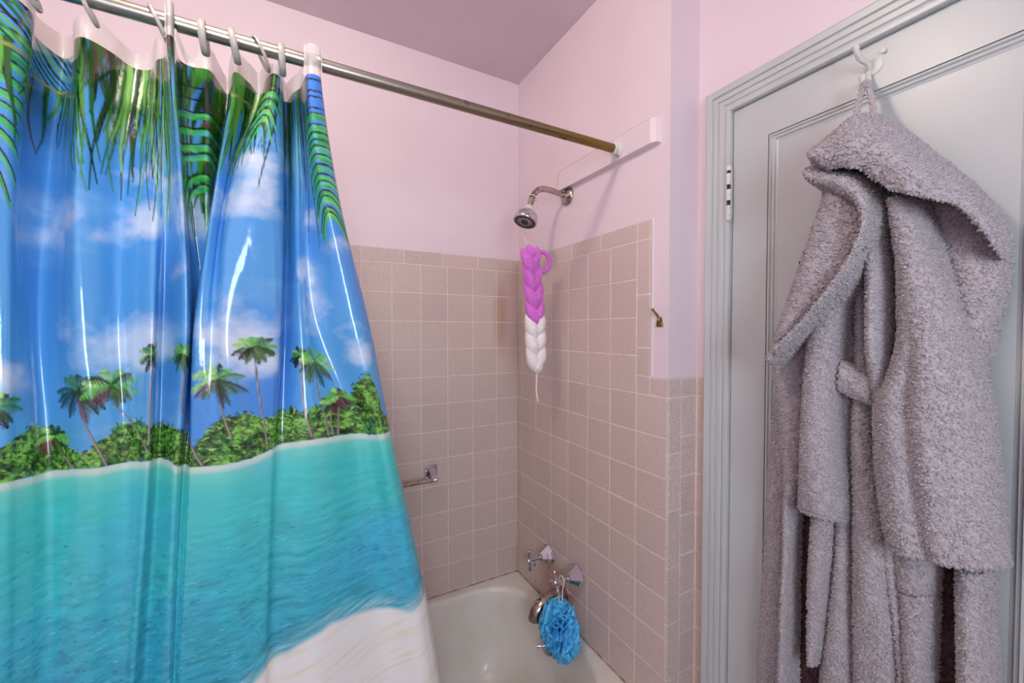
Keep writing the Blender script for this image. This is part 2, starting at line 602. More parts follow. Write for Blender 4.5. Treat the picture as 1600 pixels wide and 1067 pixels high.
# hinge on the casing side
hy = -.9115
for z0 in (1.762,):
    h = MB()
    h.lathe((XD - .016, hy, z0 - .020), (0, 0, 1), [(0, .003), (.003, .0055), (.008, .0065), (.011, .006)], 14)
    h.lathe((XD - .016, hy, z0 + .106), (0, 0, 1), [(0, .006), (.006, .0065), (.011, .0045), (.014, .002)], 14)
    hinge = h.build('hinge', 'white_metal', door, auto=A40)
    for k in range(3):
        c = MB(); c.lathe((XD - .016, hy, z0 - .009 + k * .040), (0, 0, 1), [(0, .0052), (.001, .0062), (.027, .0062), (.028, .0052)], 14)
        c.build('knuckle', 'white_metal', hinge, auto=A40)
    c = MB(); c.lathe((XD - .016, hy, z0 - .012), (0, 0, 1), [(0, .0042), (.12, .0042)], 10); c.build('pin', 'gap', hinge, auto=A40)
    c = MB(); c.box(XD - .018, XD - .002, hy - .0012, hy + .0006, z0 - .012, z0 + .108); c.build('leaf', 'white_metal', hinge)

# ------------------------------------------------------------------ bathtub
def tub():
    root = empty('bathtub', (-.79, -.39, 0))
    X0, X1, Y0, Y1 = -1.594, -.004, -.772, -.004
    N = 120
    off = Vector((-.79, -.39, 0))

    def outline(xa, xb2, ya, yb, rr, n):
        cx, cy, hx, hy_ = (xa + xb2) / 2, (ya + yb) / 2, (xb2 - xa) / 2, (yb - ya) / 2
        out = []
        for i in range(n):
            a = 2 * math.pi * i / n
            # rounded rectangle by ray casting: superellipse end
            ca, sa = math.cos(a), math.sin(a)
            straight = hx - rr
            px = rr * math.copysign(abs(ca) ** (2 / 2.6), ca) + math.copysign(straight, ca) * min(1, abs(ca) * 3.0)
            py = hy_ * math.copysign(abs(sa) ** (2 / 2.6), sa)
            out.append((cx + px, cy + py))
        return out
    rings = []
    # inner basin rings from the rim edge downwards: (inset from opening, z)
    for ins, z, rr in [(-.016, RIM, .25), (-.010, RIM - .0008, .25), (-.004, RIM - .004, .25), (0, RIM - .010, .25), (.004, RIM - .022, .245), (.010, RIM - .05, .24), (.022, RIM - .12, .23), (.036, RIM - .20, .22), (.050, RIM - .26, .20), (.072, RIM - .30, .19), (.11, RIM - .322, .17), (.17, RIM - .330, .14), (.26, RIM - .332, .07)]:
        k = 1.0
        pts = outline(-1.53 + ins * 1.9, -.022 - ins * 1.35, -.700 + ins * .9, -.034 - ins * .9, rr, N)
        rings.append([(x, y, z) for x, y in pts])
    v, f = [], []
    # outer rectangle ring sampled in the same order
    outer = []
    c = rings[0]
    ccx, ccy = -.776, -.367
    for (x, y, z) in c:
        dx, dy = x - ccx, y - ccy
        t = min([((X1 - ccx) / dx) if dx > 1e-9 else 1e9, ((X0 - ccx) / dx) if dx < -1e-9 else 1e9, ((Y1 - ccy) / dy) if dy > 1e-9 else 1e9, ((Y0 - ccy) / dy) if dy < -1e-9 else 1e9])
        outer.append((ccx + dx * t, ccy + dy * t, RIM))
    allr = [[(x, y, .006) for x, y, z in outer], [(x, y, RIM - .03) for x, y, z in outer], [(x + (0.002 if x < ccx else -.002), y, RIM - .006) for x, y, z in outer], outer] + rings
    for r in allr:
        v += [tuple(Vector(p) - off) for p in r]
    for i in range(len(allr) - 1):
        for k in range(N):
            k2 = (k + 1) % N
            f.append((i * N + k, i * N + k2, (i + 1) * N + k2, (i + 1) * N + k))
    f.append(tuple((len(allr) - 1) * N + k for k in range(N)))
    me = mesh('basin', v, f)
    o = link('basin', me, 'porcelain', root, True)
    bm = bmesh.new(); bm.from_mesh(me)
    bmesh.ops.recalc_face_normals(bm, faces=bm.faces[:])
    for e in bm.edges:
        if len(e.link_faces) == 2 and e.calc_face_angle(0) > math.radians(50):
            e.smooth = False
    bm.to_mesh(me); bm.free()
    d = MB(); d.lathe((-.30 + .79, 0, RIM - .331), (0, 0, 1), [(0, .03), (.003, .03), (.004, .024), (.002, .02)], 24)
    d.build('drain', 'old_chrome', root, auto=A40)
    tag(root, 'white enamel bathtub with rounded basin behind the curtain', 'bathtub')
    return root


tub()

# overflow plate on the inner end of the tub
ov = empty('overflow_plate', (-.068, -.345, .325))
ax = Vector((-1, 0, .2)).normalized()
b = MB(); b.lathe((0, 0, 0), ax, [(0, .034), (.003, .036), (.008, .032), (.010, .02), (.010, 0)], 28); pl = b.build('plate', 'old_chrome', ov, auto=A40)
b = MB(); b.tube([ax * .008, ax * .022 + Vector((0, .004, -.006)), ax * .040 + Vector((0, .018, -.014))], [.004, .004, .0055], 12); b.build('lever', 'chrome', ov, auto=A40)
for s in (-1, 1):
    b = MB(); b.lathe(ax * .009 + Vector((0, s * .021, 0)), ax, [(0, .004), (.003, .003)], 10); b.build('screw', 'old_chrome', ov, auto=A40)
tag(ov, 'round tarnished overflow plate with trip lever inside the tub', 'drain plate')

# ------------------------------------------------------------------ faucet handles and spout
def handle(loc, rot, label, tilt):
    root = empty('faucet_handle', loc)
    a = (-1, 0, 0)
    b = MB(); b.lathe((0, 0, 0), a, [(0, .034), (.003, .0355), (.006, .034), (.012, .029), (.022, .0225), (.033, .0165), (.036, .015), (.0365, .0125), (.042, .012), (.043, .0)], 8)
    b.build('escutcheon', 'chrome', root, auto=math.radians(20))
    b = MB(); b.lathe((-.040, 0, 0), a, [(0, .0095), (.004, .0095), (.005, .006), (.034, .0055), (.036, .009), (.044, .010), (.049, .007), (.050, 0)], 16)
    b.build('stem', 'chrome', root, auto=A40)
    for k in range(4):
        an = rot + k * math.pi / 2
        d = Vector((0, math.cos(an), math.sin(an)))
        b = MB(); b.tube([Vector((-.080, 0, 0)) + d * r for r in (.004, .012, .022, .030, .033, .0345)], [.0045, .0042, .005, .0062, .005, .001], 12)
        b.build('spoke', 'chrome', root, auto=A40)
    root.scale = (1.12, 1.12, 1.12)
    tag(root, label, 'faucet handle')
    return root


handle((-.0002, -.250, .592), math.radians(86), 'chrome cross faucet handle beside the tub corner, nothing hanging on it', 0)
handle((-.0002, -.427, .605), math.radians(70), 'chrome cross faucet handle holding the blue pouf cord', 0)

sp = empty('tub_spout', (0, -.345, .488))
path = [(.0, 0, 0), (-.02, 0, .002), (-.06, 0, 0), (-.09, 0, -.008), (-.112, 0, -.022), (-.122, 0, -.040), (-.124, 0, -.052)]
b = MB(); b.tube(smooth_path(path, 5), [.025 + .003 * math.sin(i / 30 * math.pi) for i in range(31)], 20); b.build('body', 'old_chrome', sp, auto=A40)
b = MB(); b.lathe((-.0003, 0, 0), (-1, 0, 0), [(0, .031), (.004, .031), (.007, .027)], 22); b.build('collar', 'old_chrome', sp, auto=A40)
b = MB(); b.lathe((-.108, 0, .004), (0, 0, 1), [(0, .0035), (.014, .0035), (.015, .006), (.021, .0065), (.023, .003)], 12); b.build('diverter_knob', 'chrome', sp, auto=A40)
tag(sp, 'tarnished chrome tub spout with diverter knob under the faucet handles', 'spout')

# ------------------------------------------------------------------ shower arm and head
sh = empty('shower_fixture', (TH - .0055, -.356, 1.951))
b = MB(); b.lathe((.005, 0, 0), (-1, 0, 0), [(0, .034), (.004, .034), (.008, .031), (.012, .022), (.015, .017), (.022, .0155)], 28); b.build('flange', 'old_chrome', sh, auto=A40)
arm = [(-.01, 0, 0), (-.045, 0, .006), (-.085, 0, .009), (-.115, 0, .004), (-.138, 0, -.016), (-.150, 0, -.045), (-.157, 0, -.064)]
b = MB(); b.tube(smooth_path(arm, 7), .0105, 16); b.build('arm', 'old_chrome', sh, auto=A40)
hd = Vector((-.36, -.12, -.92)).normalized()
o0 = Vector((-.156, 0, -.060))
b = MB(); b.lathe(o0, hd, [(0, .010), (.003, .014), (.012, .014), (.014, .012), (.020, .012)], 20); b.build('collar', 'white_metal', sh, auto=A40)
b = MB(); b.lathe(o0, hd, [(.016, .012), (.020, .018), (.026, .028), (.036, .037), (.044, .0405), (.060, .0415), (.063, .040), (.064, .037)], 32)
body = b.build('head', 'chrome', sh, auto=A40)
b = MB(); b.lathe(o0, hd, [(.0625, .037), (.0652, .036), (.0652, .025), (.063, .024), (.063, .015), (.066, .014), (.066, 0)], 32); b.build('spray_face', 'dark_rubber', body, auto=A40)
side = hd.cross(Vector((0, 1, 0))).normalized(); side2 = hd.cross(side)
b = MB()
for rr, nn in ((.030, 18), (.0195, 12)):
    for k in range(nn):
        an = 2 * math.pi * k / nn
        b.lathe(o0 + hd * .064 + (side * math.cos(an) + side2 * math.sin(an)) * rr, hd, [(0, .0022), (.004, .0016)], 6)
tag(b.build('nozzles', 'chrome', body), kind='stuff')
tag(sh, 'chrome shower head on a bent arm over the bathtub', 'shower head')

# ------------------------------------------------------------------ curtain rod and its board
b = MB()
x0, x1 = TH - .019, TH + .001
ya, yb, za, zb = -.318, -.777, 1.9735, 2.044
pts = [(-1, ya), (0, ya - .012), (1, yb + .018), (2, yb)]
v = [(x1, ya, za), (x0 + .004, ya, za + .002), (x0, ya - .008, za + .002), (x0, yb + .022, za + .002), (x0 + .006, yb + .006, za + .002), (x1, yb, za)]
n = len(v)
vv = [(x, y, z) for x, y, z in v] + [(x, y, zb) for x, y, z in v]
b.add(vv, [tuple(range(n)), tuple(range(2 * n - 1, n - 1, -1))] + [(k, (k + 1) % n, n + (k + 1) % n, n + k) for k in range(n)])
tag(b.build('mounting_board', 'pink', bevel=.0012), 'pink painted wooden board fixed to the wall under the rod end', 'board')
RY, RZ, RR = -.633, 2.005, .0127
rod = empty('curtain_rod', (-.79, RY, RZ))
b = MB(); b.tube([(x + .79, 0, 0) for x in np.linspace(-1.598, TH - .022, 40)], RR, 24); b.build('tube', 'rod', rod, auto=A40)
b = MB(); b.lathe((.79 + TH - .0195, 0, 0), (-1, 0, 0), [(0, .020), (.002, .0205), (.005, .018), (.006, .0165), (.020, .0158), (.022, .0135)], 24); fl = b.build('end_socket', 'white_metal', rod, auto=A40)
b = MB(); b.lathe((.79 + TH - .022, -.004, -.019), (-1, 0, 0), [(0, .0045), (.003, .004), (.0045, .002)], 10); b.build('screw', 'old_chrome', fl, auto=A40)
tag(rod, 'tarnished metal shower curtain rod spanning the tub', 'curtain rod')

# ------------------------------------------------------------------ towel bar on the back wall
tb = empty('towel_bar', (-.395, 0, .905))
for nm, cx in (('near', 0.0), ('far', -.61)):
    b = MB(); b.box(cx - .024, cx + .024, -.007, 0, -.026, .030); pl = b.build('mounting_plate', 'chrome', tb, bevel=.002)
    b = MB(); b.add([(cx - .014, -.006, .020), (cx + .014, -.006, .020), (cx + .014, -.006, -.016), (cx - .014, -.006, -.016), (cx - .011, -.050, -.002), (cx + .011, -.050, -.002), (cx + .011, -.050, -.024), (cx - .011, -.050, -.024)], [(0, 1, 2, 3), (4, 7, 6, 5), (0, 4, 5, 1), (1, 5, 6, 2), (2, 6, 7, 3), (3, 7, 4, 0)])
    b.build('post', 'chrome', pl, bevel=.0015)
b = MB(); b.tube([(x, -.050, -.014) for x in np.linspace(.004, -.614, 12)], .0092, 18); b.build('bar', 'old_chrome', tb, auto=A40)
for cx in (.004, -.614):
    b = MB(); b.lathe((cx - .012, -.050, -.014), (1, 0, 0), [(0, .0098), (.002, .0108), (.006, .0108), (.008, .0096), (.012, .0108), (.018, .0108), (.020, .008), (.021, 0)], 18); b.build('end_cap', 'chrome', tb, auto=A40)
tag(tb, 'chrome towel bar with square plate on the tiled back wall', 'towel bar')

# ------------------------------------------------------------------ small brass hook by the tile edge
bh = empty('brass_hook', (TH - .001, -.778, 1.485))
b = MB()
b.add([(0.001, .016, -.012), (0.001, -.016, -.012), (0.001, -.007, .020), (0.001, .007, .020), (-.004, .013, -.012), (-.004, -.013, -.012), (-.005, -.005, .020), (-.005, .005, .020)], [(0, 1, 2, 3), (4, 7, 6, 5), (0, 4, 5, 1), (1, 5, 6, 2), (2, 6, 7, 3), (3, 7, 4, 0)])
b.build('back_plate', 'brass', bh, bevel=.001)
b = MB(); b.tube(smooth_path([(-.003, 0, .008), (-.006, .001, .020), (-.014, .002, .030), (-.026, .002, .040), (-.031, .002, .046)], 5), [.004 + .0012 * (i > 16) for i in range(21)], 10); b.build('prong', 'brass', bh, auto=A40)
b = MB(); b.lathe((-.004, 0, .004), (-1, 0, 0), [(0, .003), (.002, .0025)], 8); b.build('screw', 'gap', bh, auto=A40)
bh.scale = (.85, .8, .82)
tag(bh, 'small old brass robe hook on the pink wall beside the tiles', 'hook')

# ------------------------------------------------------------------ braided sponge under the shower head
def braid():
    root = empty('braided_sponge', (-.158, -.375, 1.60))
    o = Vector((-.158, -.375, 1.60))

    def lobe(c, d, ln, r, nm, m):
        """plump teardrop along d"""
        d = Vector(d).normalized()
        pts, rad = [], []
        for i in range(9):
            t = i / 8
            pts.append(Vector(c) + d * (t - .5) * ln + Vector((0, -.006 * math.sin(t * math.pi), 0)))
            rad.append(r * (math.sin(math.pi * (.06 + .88 * t)) ** .55) * (.8 + .35 * t))
        b = MB(); b.tube(pts, rad, 12)
        return b.build(nm, m, root, True)
    z = 1.728
    for k in range(4):
        zc = z - .030 - k * .058
        cx = -.012 + .006 * k / 4 * 2
        for s in (-1, 1):
            lobe(Vector((-.164 + .006 * k + s * .0155, -.378 + (.004 if s > 0 else 0), zc + (.01 if s > 0 else 0))) - o, (-s * .36, -.1, -1), .092, .0205, 'strand', 'pink_yarn')
    lobe(Vector((-.168, -.378, 1.728)) - o, (.3, 0, -1), .05, .018, 'strand', 'pink_yarn')
    for k in range(3):
        zc = 1.478 - k * .054
        for s in (-1, 1):
            lobe(Vector((-.146 + .002 * k + s * .0165, -.375, zc + (.012 if s > 0 else 0))) - o, (-s * .28, -.1, -1), .088, .0225 - .0012 * (k == 2), 'strand', 'white_yarn')
    lobe(Vector((-.141, -.378, 1.350)) - o, (.05, 0, -1), .055, .021, 'strand', 'white_yarn')
    lp = [Vector((-.118 + .034 * math.cos(a), -.372 - .008 * math.sin(a), 1.700 + .034 * math.sin(a))) - o for a in np.linspace(math.radians(165), math.radians(-160), 26)]
    b = MB(); b.tube(lp, .0085, 12); b.build('loop', 'pink_yarn', root, True)
    b = MB(); b.tube([Vector(p) - o for p in smooth_path([(-.141, -.378, 1.345), (-.139, -.378, 1.30), (-.141, -.378, 1.26), (-.137, -.378, 1.238), (-.134, -.378, 1.222)], 4)], .0028, 8); b.build('tail_cord', 'string', root, True)
    top = [(-.166, -.374, 1.737), (-.163, -.345, 1.775), (-.160, -.309, 1.82), (-.155, -.307, 1.87), (-.147, -.336, 1.905), (-.135, -.3405, 1.918), (-.127, -.356, 1.914), (-.136, -.372, 1.918), (-.150, -.371, 1.926), (-.1585, -.356, 1.930), (-.152, -.340, 1.922)]
    b = MB(); b.tube([Vector(p) - o for p in smooth_path(top, 5)], .0013, 6); b.build('hanging_cord', 'string', root, True)
    tag(root, 'magenta and white braided bath sponge hanging under the shower head', 'bath sponge')


braid()

# ------------------------------------------------------------------ blue pouf on the lower faucet handle
def pouf():
    c = Vector((-.095, -.455, .462))
    root = empty('bath_pouf', c)
    r = np.random.default_rng(3)
    v, f = [], []
    for s in range(40):
        # ruffle strip: an arc over the ball with a wavy outer edge
        n1 = r.normal(size=3); n1 /= np.linalg.norm(n1)
        t1 = np.cross(n1, r.normal(size=3)); t1 /= np.linalg.norm(t1)
        t2 = np.cross(n1, t1)
        L = r.uniform(1.6, 3.4); nu, nv = 60, 5
        ph = r.uniform(0, 6.28); fr = r.uniform(4, 8); tilt = r.uniform(-.5, .5); rl = r.uniform(-.12, .14)
        base = len(v)
        for i in range(nu):
            a = (i / (nu - 1) - .5) * L
            for j in range(nv):
                q = j / (nv - 1)
                wob = .42 * q * math.sin(a * fr * 1.6 + ph) + .20 * q * math.sin(a * fr * 4.1 + 2 * ph)
                d = t1 * math.cos(a) + t2 * math.sin(a)
                d = d + n1 * (wob + tilt * (q - .3))
                d /= np.linalg.norm(d)
                rad = .30 + (.62 + rl) * q + .12 * q * math.sin(a * fr * 2.3 + ph)
                v.append((d[0] * .060 * rad, d[1] * .070 * rad, d[2] * .092 * rad))
        for i in range(nu - 1):
            for j in range(nv - 1):
                k = base + i * nv + j
                f.append((k, k + nv, k + nv + 1, k + 1))
    v = [(min(x, .070), y, z) for x, y, z in v]
    o = link('ruffles', mesh('ruffles', v, f), 'pouf', root, True)
    sd = o.modifiers.new('thickness', 'SOLIDIFY'); sd.thickness = .0008
    b = MB(); b.tube([Vector(p) - c for p in smooth_path([(-.092, -.465, .535), (-.078, -.447, .58), (-.068, -.441, .605), (-.067, -.434, .6165), (-.067, -.427, .6185), (-.067, -.420, .6165), (-.068, -.413, .605), (-.078, -.425, .575), (-.092, -.45, .53)], 5)], .0017, 8)
    b.build('hanging_cord', 'string', root, True)
    tag(root, 'bright blue ruffled mesh bath pouf hanging from a faucet handle', 'bath pouf')


pouf()

# ------------------------------------------------------------------ shower curtain
CZV = np.array([2.082,1.967,1.742,1.482,1.222,0.802,0.272])
CTRL = np.array([[[-1.5,-0.62],[-1.42,-0.53],[-1.34,-0.64],[-1.285,-0.665],[-1.246,-0.652],[-1.236,-0.61],[-1.258,-0.55],[-1.247,-0.492],[-1.225,-0.51],[-1.205,-0.565],[-1.185,-0.582],[-1.16,-0.555],[-1.14,-0.517],[-1.112,-0.525],[-1.095,-0.565],[-1.076,-0.59],[-1.062,-0.655],[-1.052,-0.652],[-1.056,-0.59],[-1.04,-0.574],[-1.012,-0.577],[-1.001,-0.53],[-0.992,-0.497],[-0.985,-0.54],[-0.97,-0.595],[-0.948,-0.566],[-0.933,-0.531],[-0.919,-0.594],[-0.903,-0.627],[-0.889,-0.605],[-0.884,-0.525],[-0.87,-0.57],[-0.856,-0.6],[-0.846,-0.655],[-0.824,-0.657],[-0.819,-0.63]],[[-1.5,-0.62],[-1.42,-0.53],[-1.34,-0.64],[-1.285,-0.665],[-1.246,-0.652],[-1.236,-0.61],[-1.258,-0.55],[-1.247,-0.492],[-1.225,-0.51],[-1.205,-0.565],[-1.185,-0.582],[-1.16,-0.555],[-1.14,-0.517],[-1.112,-0.525],[-1.095,-0.565],[-1.076,-0.59],[-1.062,-0.655],[-1.052,-0.652],[-1.056,-0.59],[-1.04,-0.574],[-1.012,-0.577],[-1.001,-0.53],[-0.992,-0.497],[-0.985,-0.54],[-0.97,-0.595],[-0.948,-0.566],[-0.933,-0.531],[-0.919,-0.594],[-0.903,-0.627],[-0.889,-0.605],[-0.884,-0.525],[-0.87,-0.57],[-0.856,-0.6],[-0.846,-0.655],[-0.824,-0.657],[-0.819,-0.63]],[[-1.3564,-0.64],[-1.3647,-0.57],[-1.2985,-0.65],[-1.2701,-0.665],[-1.2499,-0.657],[-1.2488,-0.63],[-1.266,-0.585],[-1.2561,-0.53],[-1.234,-0.545],[-1.2033,-0.6],[-1.1852,-0.62],[-1.1663,-0.6],[-1.1456,-0.57],[-1.1155,-0.585],[-1.0929,-0.602],[-1.0724,-0.61],[-1.05,-0.652],[-1.0442,-0.645],[-1.0513,-0.6],[-1.0423,-0.58],[-1.0184,-0.595],[-1.0119,-0.57],[-1.0089,-0.545],[-1.0068,-0.585],[-0.9987,-0.625],[-0.9874,-0.612],[-0.9837,-0.6],[-0.9695,-0.64],[-0.9336,-0.664],[-0.8925,-0.645],[-0.8852,-0.575],[-0.8677,-0.6],[-0.8464,-0.6],[-0.8217,-0.652],[-0.7925,-0.645],[-0.7845,-0.615]],[[-1.3618,-0.64],[-1.3615,-0.6],[-1.3158,-0.65],[-1.2814,-0.665],[-1.2554,-0.662],[-1.2511,-0.645],[-1.2507,-0.62],[-1.2496,-0.585],[-1.2254,-0.6],[-1.1993,-0.632],[-1.18,-0.645],[-1.1602,-0.635],[-1.1418,-0.615],[-1.1149,-0.632],[-1.0866,-0.652],[-1.0828,-0.605],[-1.0452,-0.66],[-1.0371,-0.65],[-1.0398,-0.6],[-1.0349,-0.575],[-1.0256,-0.57],[-1.0247,-0.59],[-1.0334,-0.61],[-1.0333,-0.64],[-1.0252,-0.656],[-1.0134,-0.655],[-1.0028,-0.65],[-0.9849,-0.672],[-0.9518,-0.664],[-0.8996,-0.65],[-0.8902,-0.6],[-0.8629,-0.632],[-0.831,-0.605],[-0.7665,-0.648],[-0.7354,-0.63],[-0.7255,-0.61]],[[-1.3647,-0.645],[-1.3599,-0.62],[-1.3241,-0.65],[-1.2918,-0.66],[-1.2631,-0.66],[-1.2527,-0.648],[-1.2426,-0.635],[-1.2321,-0.615],[-1.211,-0.622],[-1.1877,-0.635],[-1.1663,-0.642],[-1.1486,-0.635],[-1.132,-0.63],[-1.1145,-0.64],[-1.0973,-0.652],[-1.0902,-0.622],[-1.0632,-0.65],[-1.0558,-0.647],[-1.0538,-0.638],[-1.053,-0.632],[-1.0515,-0.63],[-1.0504,-0.631],[-1.0477,-0.636],[-1.0438,-0.643],[-1.0389,-0.65],[-1.0225,-0.655],[-0.9983,-0.66],[-0.9699,-0.664],[-0.9404,-0.655],[-0.9155,-0.648],[-0.8984,-0.635],[-0.8477,-0.652],[-0.7485,-0.615],[-0.7091,-0.645],[-0.6871,-0.632],[-0.6781,-0.61]],[[-1.3793,-0.645],[-1.3666,-0.63],[-1.3366,-0.648],[-1.3055,-0.655],[-1.2765,-0.655],[-1.2658,-0.645],[-1.2535,-0.636],[-1.2397,-0.625],[-1.2194,-0.63],[-1.1981,-0.637],[-1.1818,-0.64],[-1.1673,-0.636],[-1.1511,-0.636],[-1.1397,-0.642],[-1.1277,-0.65],[-1.1145,-0.628],[-1.0821,-0.648],[-1.0762,-0.647],[-1.075,-0.644],[-1.0738,-0.641],[-1.0722,-0.64],[-1.0702,-0.641],[-1.068,-0.643],[-1.0649,-0.645],[-1.0591,-0.647],[-1.0346,-0.65],[-1.0056,-0.654],[-0.976,-0.655],[-0.9518,-0.652],[-0.9331,-0.65],[-0.912,-0.632],[-0.84,-0.65],[-0.71,-0.612],[-0.6409,-0.645],[-0.6086,-0.632],[-0.5957,-0.61]],[[-1.3924,-0.645],[-1.3726,-0.63],[-1.3478,-0.648],[-1.3178,-0.655],[-1.2885,-0.655],[-1.2777,-0.645],[-1.2632,-0.636],[-1.2465,-0.625],[-1.2269,-0.63],[-1.2075,-0.637],[-1.1957,-0.64],[-1.184,-0.636],[-1.1683,-0.636],[-1.1624,-0.642],[-1.1551,-0.65],[-1.1364,-0.628],[-1.0992,-0.648],[-1.0945,-0.647],[-1.0941,-0.644],[-1.0924,-0.641],[-1.0907,-0.64],[-1.0879,-0.641],[-1.0862,-0.643],[-1.0839,-0.645],[-1.0772,-0.647],[-1.0456,-0.65],[-1.0121,-0.654],[-0.9815,-0.655],[-0.9621,-0.652],[-0.9489,-0.65],[-0.9242,-0.632],[-0.8331,-0.65],[-0.6752,-0.612],[-0.5795,-0.645],[-0.5379,-0.632],[-0.5215,-0.61]]])
CLOUDS = [[-1.0886,1.7331,0.0765,0.0306,0.8],[-1.1064,1.6597,0.0922,0.0433,1.1],[-1.0321,1.6983,0.0568,0.0682,0.5],[-1.2344,1.647,0.0494,0.0346,0.9],[-1.1462,1.4374,0.08,0.0426,1.4],[-1.0847,1.4309,0.0557,0.0334,1.2],[-0.9786,1.4586,0.0655,0.0476,1.4],[-0.9335,1.4096,0.0491,0.027,1.0],[-0.9342,1.7858,0.0663,0.0301,0.9],[-0.9249,1.7029,0.0608,0.0487,1.1],[-0.8495,1.5868,0.0384,0.023,0.9],[-0.8389,1.4973,0.0453,0.0518,1.1],[-0.7725,1.4786,0.0377,0.0269,0.7],[-0.741,1.4036,0.0343,0.0412,1.1],[-1.2595,1.3901,0.0344,0.0216,0.9],[-1.2186,1.3656,0.0406,0.0142,0.5],[-0.8019,1.6428,0.0328,0.0184,0.4],[-1.1717,1.7484,0.0412,0.0144,0.5],[-1.0341,1.5617,0.0457,0.0229,0.4],[-0.8484,1.7016,0.0382,0.0204,0.5]]
SHORE = np.array([[-1.3643,1.2438],[-1.2725,1.2332],[-1.2316,1.2311],[-1.2029,1.2344],[-1.1496,1.2342],[-1.1004,1.2386],[-1.0746,1.2313],[-1.0525,1.2221],[-1.0108,1.2179],[-0.941,1.2231],[-0.909,1.2335],[-0.853,1.2441],[-0.7808,1.2404],[-0.7358,1.2334],[-0.7022,1.2377],[-0.6458,1.2383]])
JUNGLE = np.array([[-1.363,1.3048],[-1.2716,1.2783],[-1.258,1.2912],[-1.2371,1.3147],[-1.2236,1.2868],[-1.206,1.2618],[-1.18,1.2675],[-1.1528,1.2776],[-1.1365,1.3026],[-1.1118,1.3109],[-1.091,1.2942],[-1.0719,1.2966],[-1.0515,1.2932],[-1.0384,1.2512],[-1.0175,1.286],[-0.9952,1.3049],[-0.9605,1.3075],[-0.9083,1.2963],[-0.8863,1.3042],[-0.8525,1.2972],[-0.8348,1.3178],[-0.811,1.2999],[-0.7923,1.3451],[-0.7737,1.3263],[-0.7543,1.3631],[-0.7347,1.3786],[-0.715,1.3471],[-0.695,1.2752],[-0.6457,1.2557]])
SAND = np.array([[-0.967,0.7801],[-0.9408,0.7942],[-0.9137,0.8152],[-0.8858,0.833],[-0.857,0.8435],[-0.809,0.8533],[-0.7585,0.8456],[-0.7049,0.8346],[-0.6481,0.8303],[-0.6,0.8524],[-0.5232,0.8995]])
PALMS = [[-1.1918,1.3637,0.0466,[[-1.1866,1.3186],[-1.1721,1.2801],[-1.1495,1.2363]]],[-1.1426,1.371,0.0408,[[-1.1368,1.3297],[-1.1204,1.2899],[-1.1018,1.2544]]],[-1.2676,1.3494,0.0372,[[-1.2656,1.3168],[-1.2634,1.2919]]],[-1.0805,1.423,0.029,[[-1.0844,1.3919],[-1.088,1.3252],[-1.0914,1.2697]]],[-1.0505,1.4223,0.0319,[[-1.0503,1.3789],[-1.0493,1.3217],[-1.0456,1.2638],[-1.0277,1.2206]]],[-1.0039,1.3741,0.0471,[[-1.0015,1.3386],[-0.9942,1.3048],[-0.983,1.2677]]],[-0.9353,1.4329,0.0318,[[-0.9346,1.4071],[-0.9309,1.3664],[-0.9263,1.3104],[-0.9155,1.2344]]],[-0.8695,1.4127,0.0281,[[-0.8677,1.3692],[-0.8616,1.3045],[-0.8389,1.2501]]],[-0.8316,1.3986,0.047,[[-0.8286,1.3474],[-0.8183,1.3006],[-0.8067,1.2462]]],[-0.8012,1.3124,0.0267,[[-0.8027,1.2791],[-0.7993,1.2453]]],[-0.7838,1.3217,0.0296,[[-0.7879,1.2843],[-0.7895,1.2441]]],[-1.2292,1.2875,0.0304,[[-1.2205,1.2609],[-1.2029,1.2344]]]]
HEAD_Z = 1.967


def cr_matrix(n, t):
    """Catmull-Rom weights for n control points at parameters t in [0, n-1]"""
    W = np.zeros((len(t), n))
    i = np.clip(np.floor(t).astype(int), 0, n - 2)
    u = t - i
    w = [(-u ** 3 + 2 * u ** 2 - u) / 2, (3 * u ** 3 - 5 * u ** 2 + 2) / 2, (-3 * u ** 3 + 4 * u ** 2 + u) / 2, (u ** 3 - u ** 2) / 2]
    for k in range(4):
        np.add.at(W, (np.arange(len(t)), np.clip(i - 1 + k, 0, n - 1)), w[k])
    return W


def hermite_z(V, zk, z):
    """V (levels, n, 2) -> (len(z), n, 2), levels ordered by falling z"""
    zk = -zk
    z = -z
    D = np.zeros_like(V)
    D[1:-1] = (V[2:] - V[:-2]) / (zk[2:] - zk[:-2])[:, None, None]
    D[0] = (V[1] - V[0]) / (zk[1] - zk[0]); D[-1] = (V[-1] - V[-2]) / (zk[-1] - zk[-2])
    i = np.clip(np.searchsorted(zk, z) - 1, 0, len(zk) - 2)
    h = (zk[i + 1] - zk[i])
    u = ((z - zk[i]) / h)[:, None, None]
    h = h[:, None, None]
    return (2 * u ** 3 - 3 * u ** 2 + 1) * V[i] + (u ** 3 - 2 * u ** 2 + u) * h * D[i] + (-2 * u ** 3 + 3 * u ** 2) * V[i + 1] + (u ** 3 - u ** 2) * h * D[i + 1]


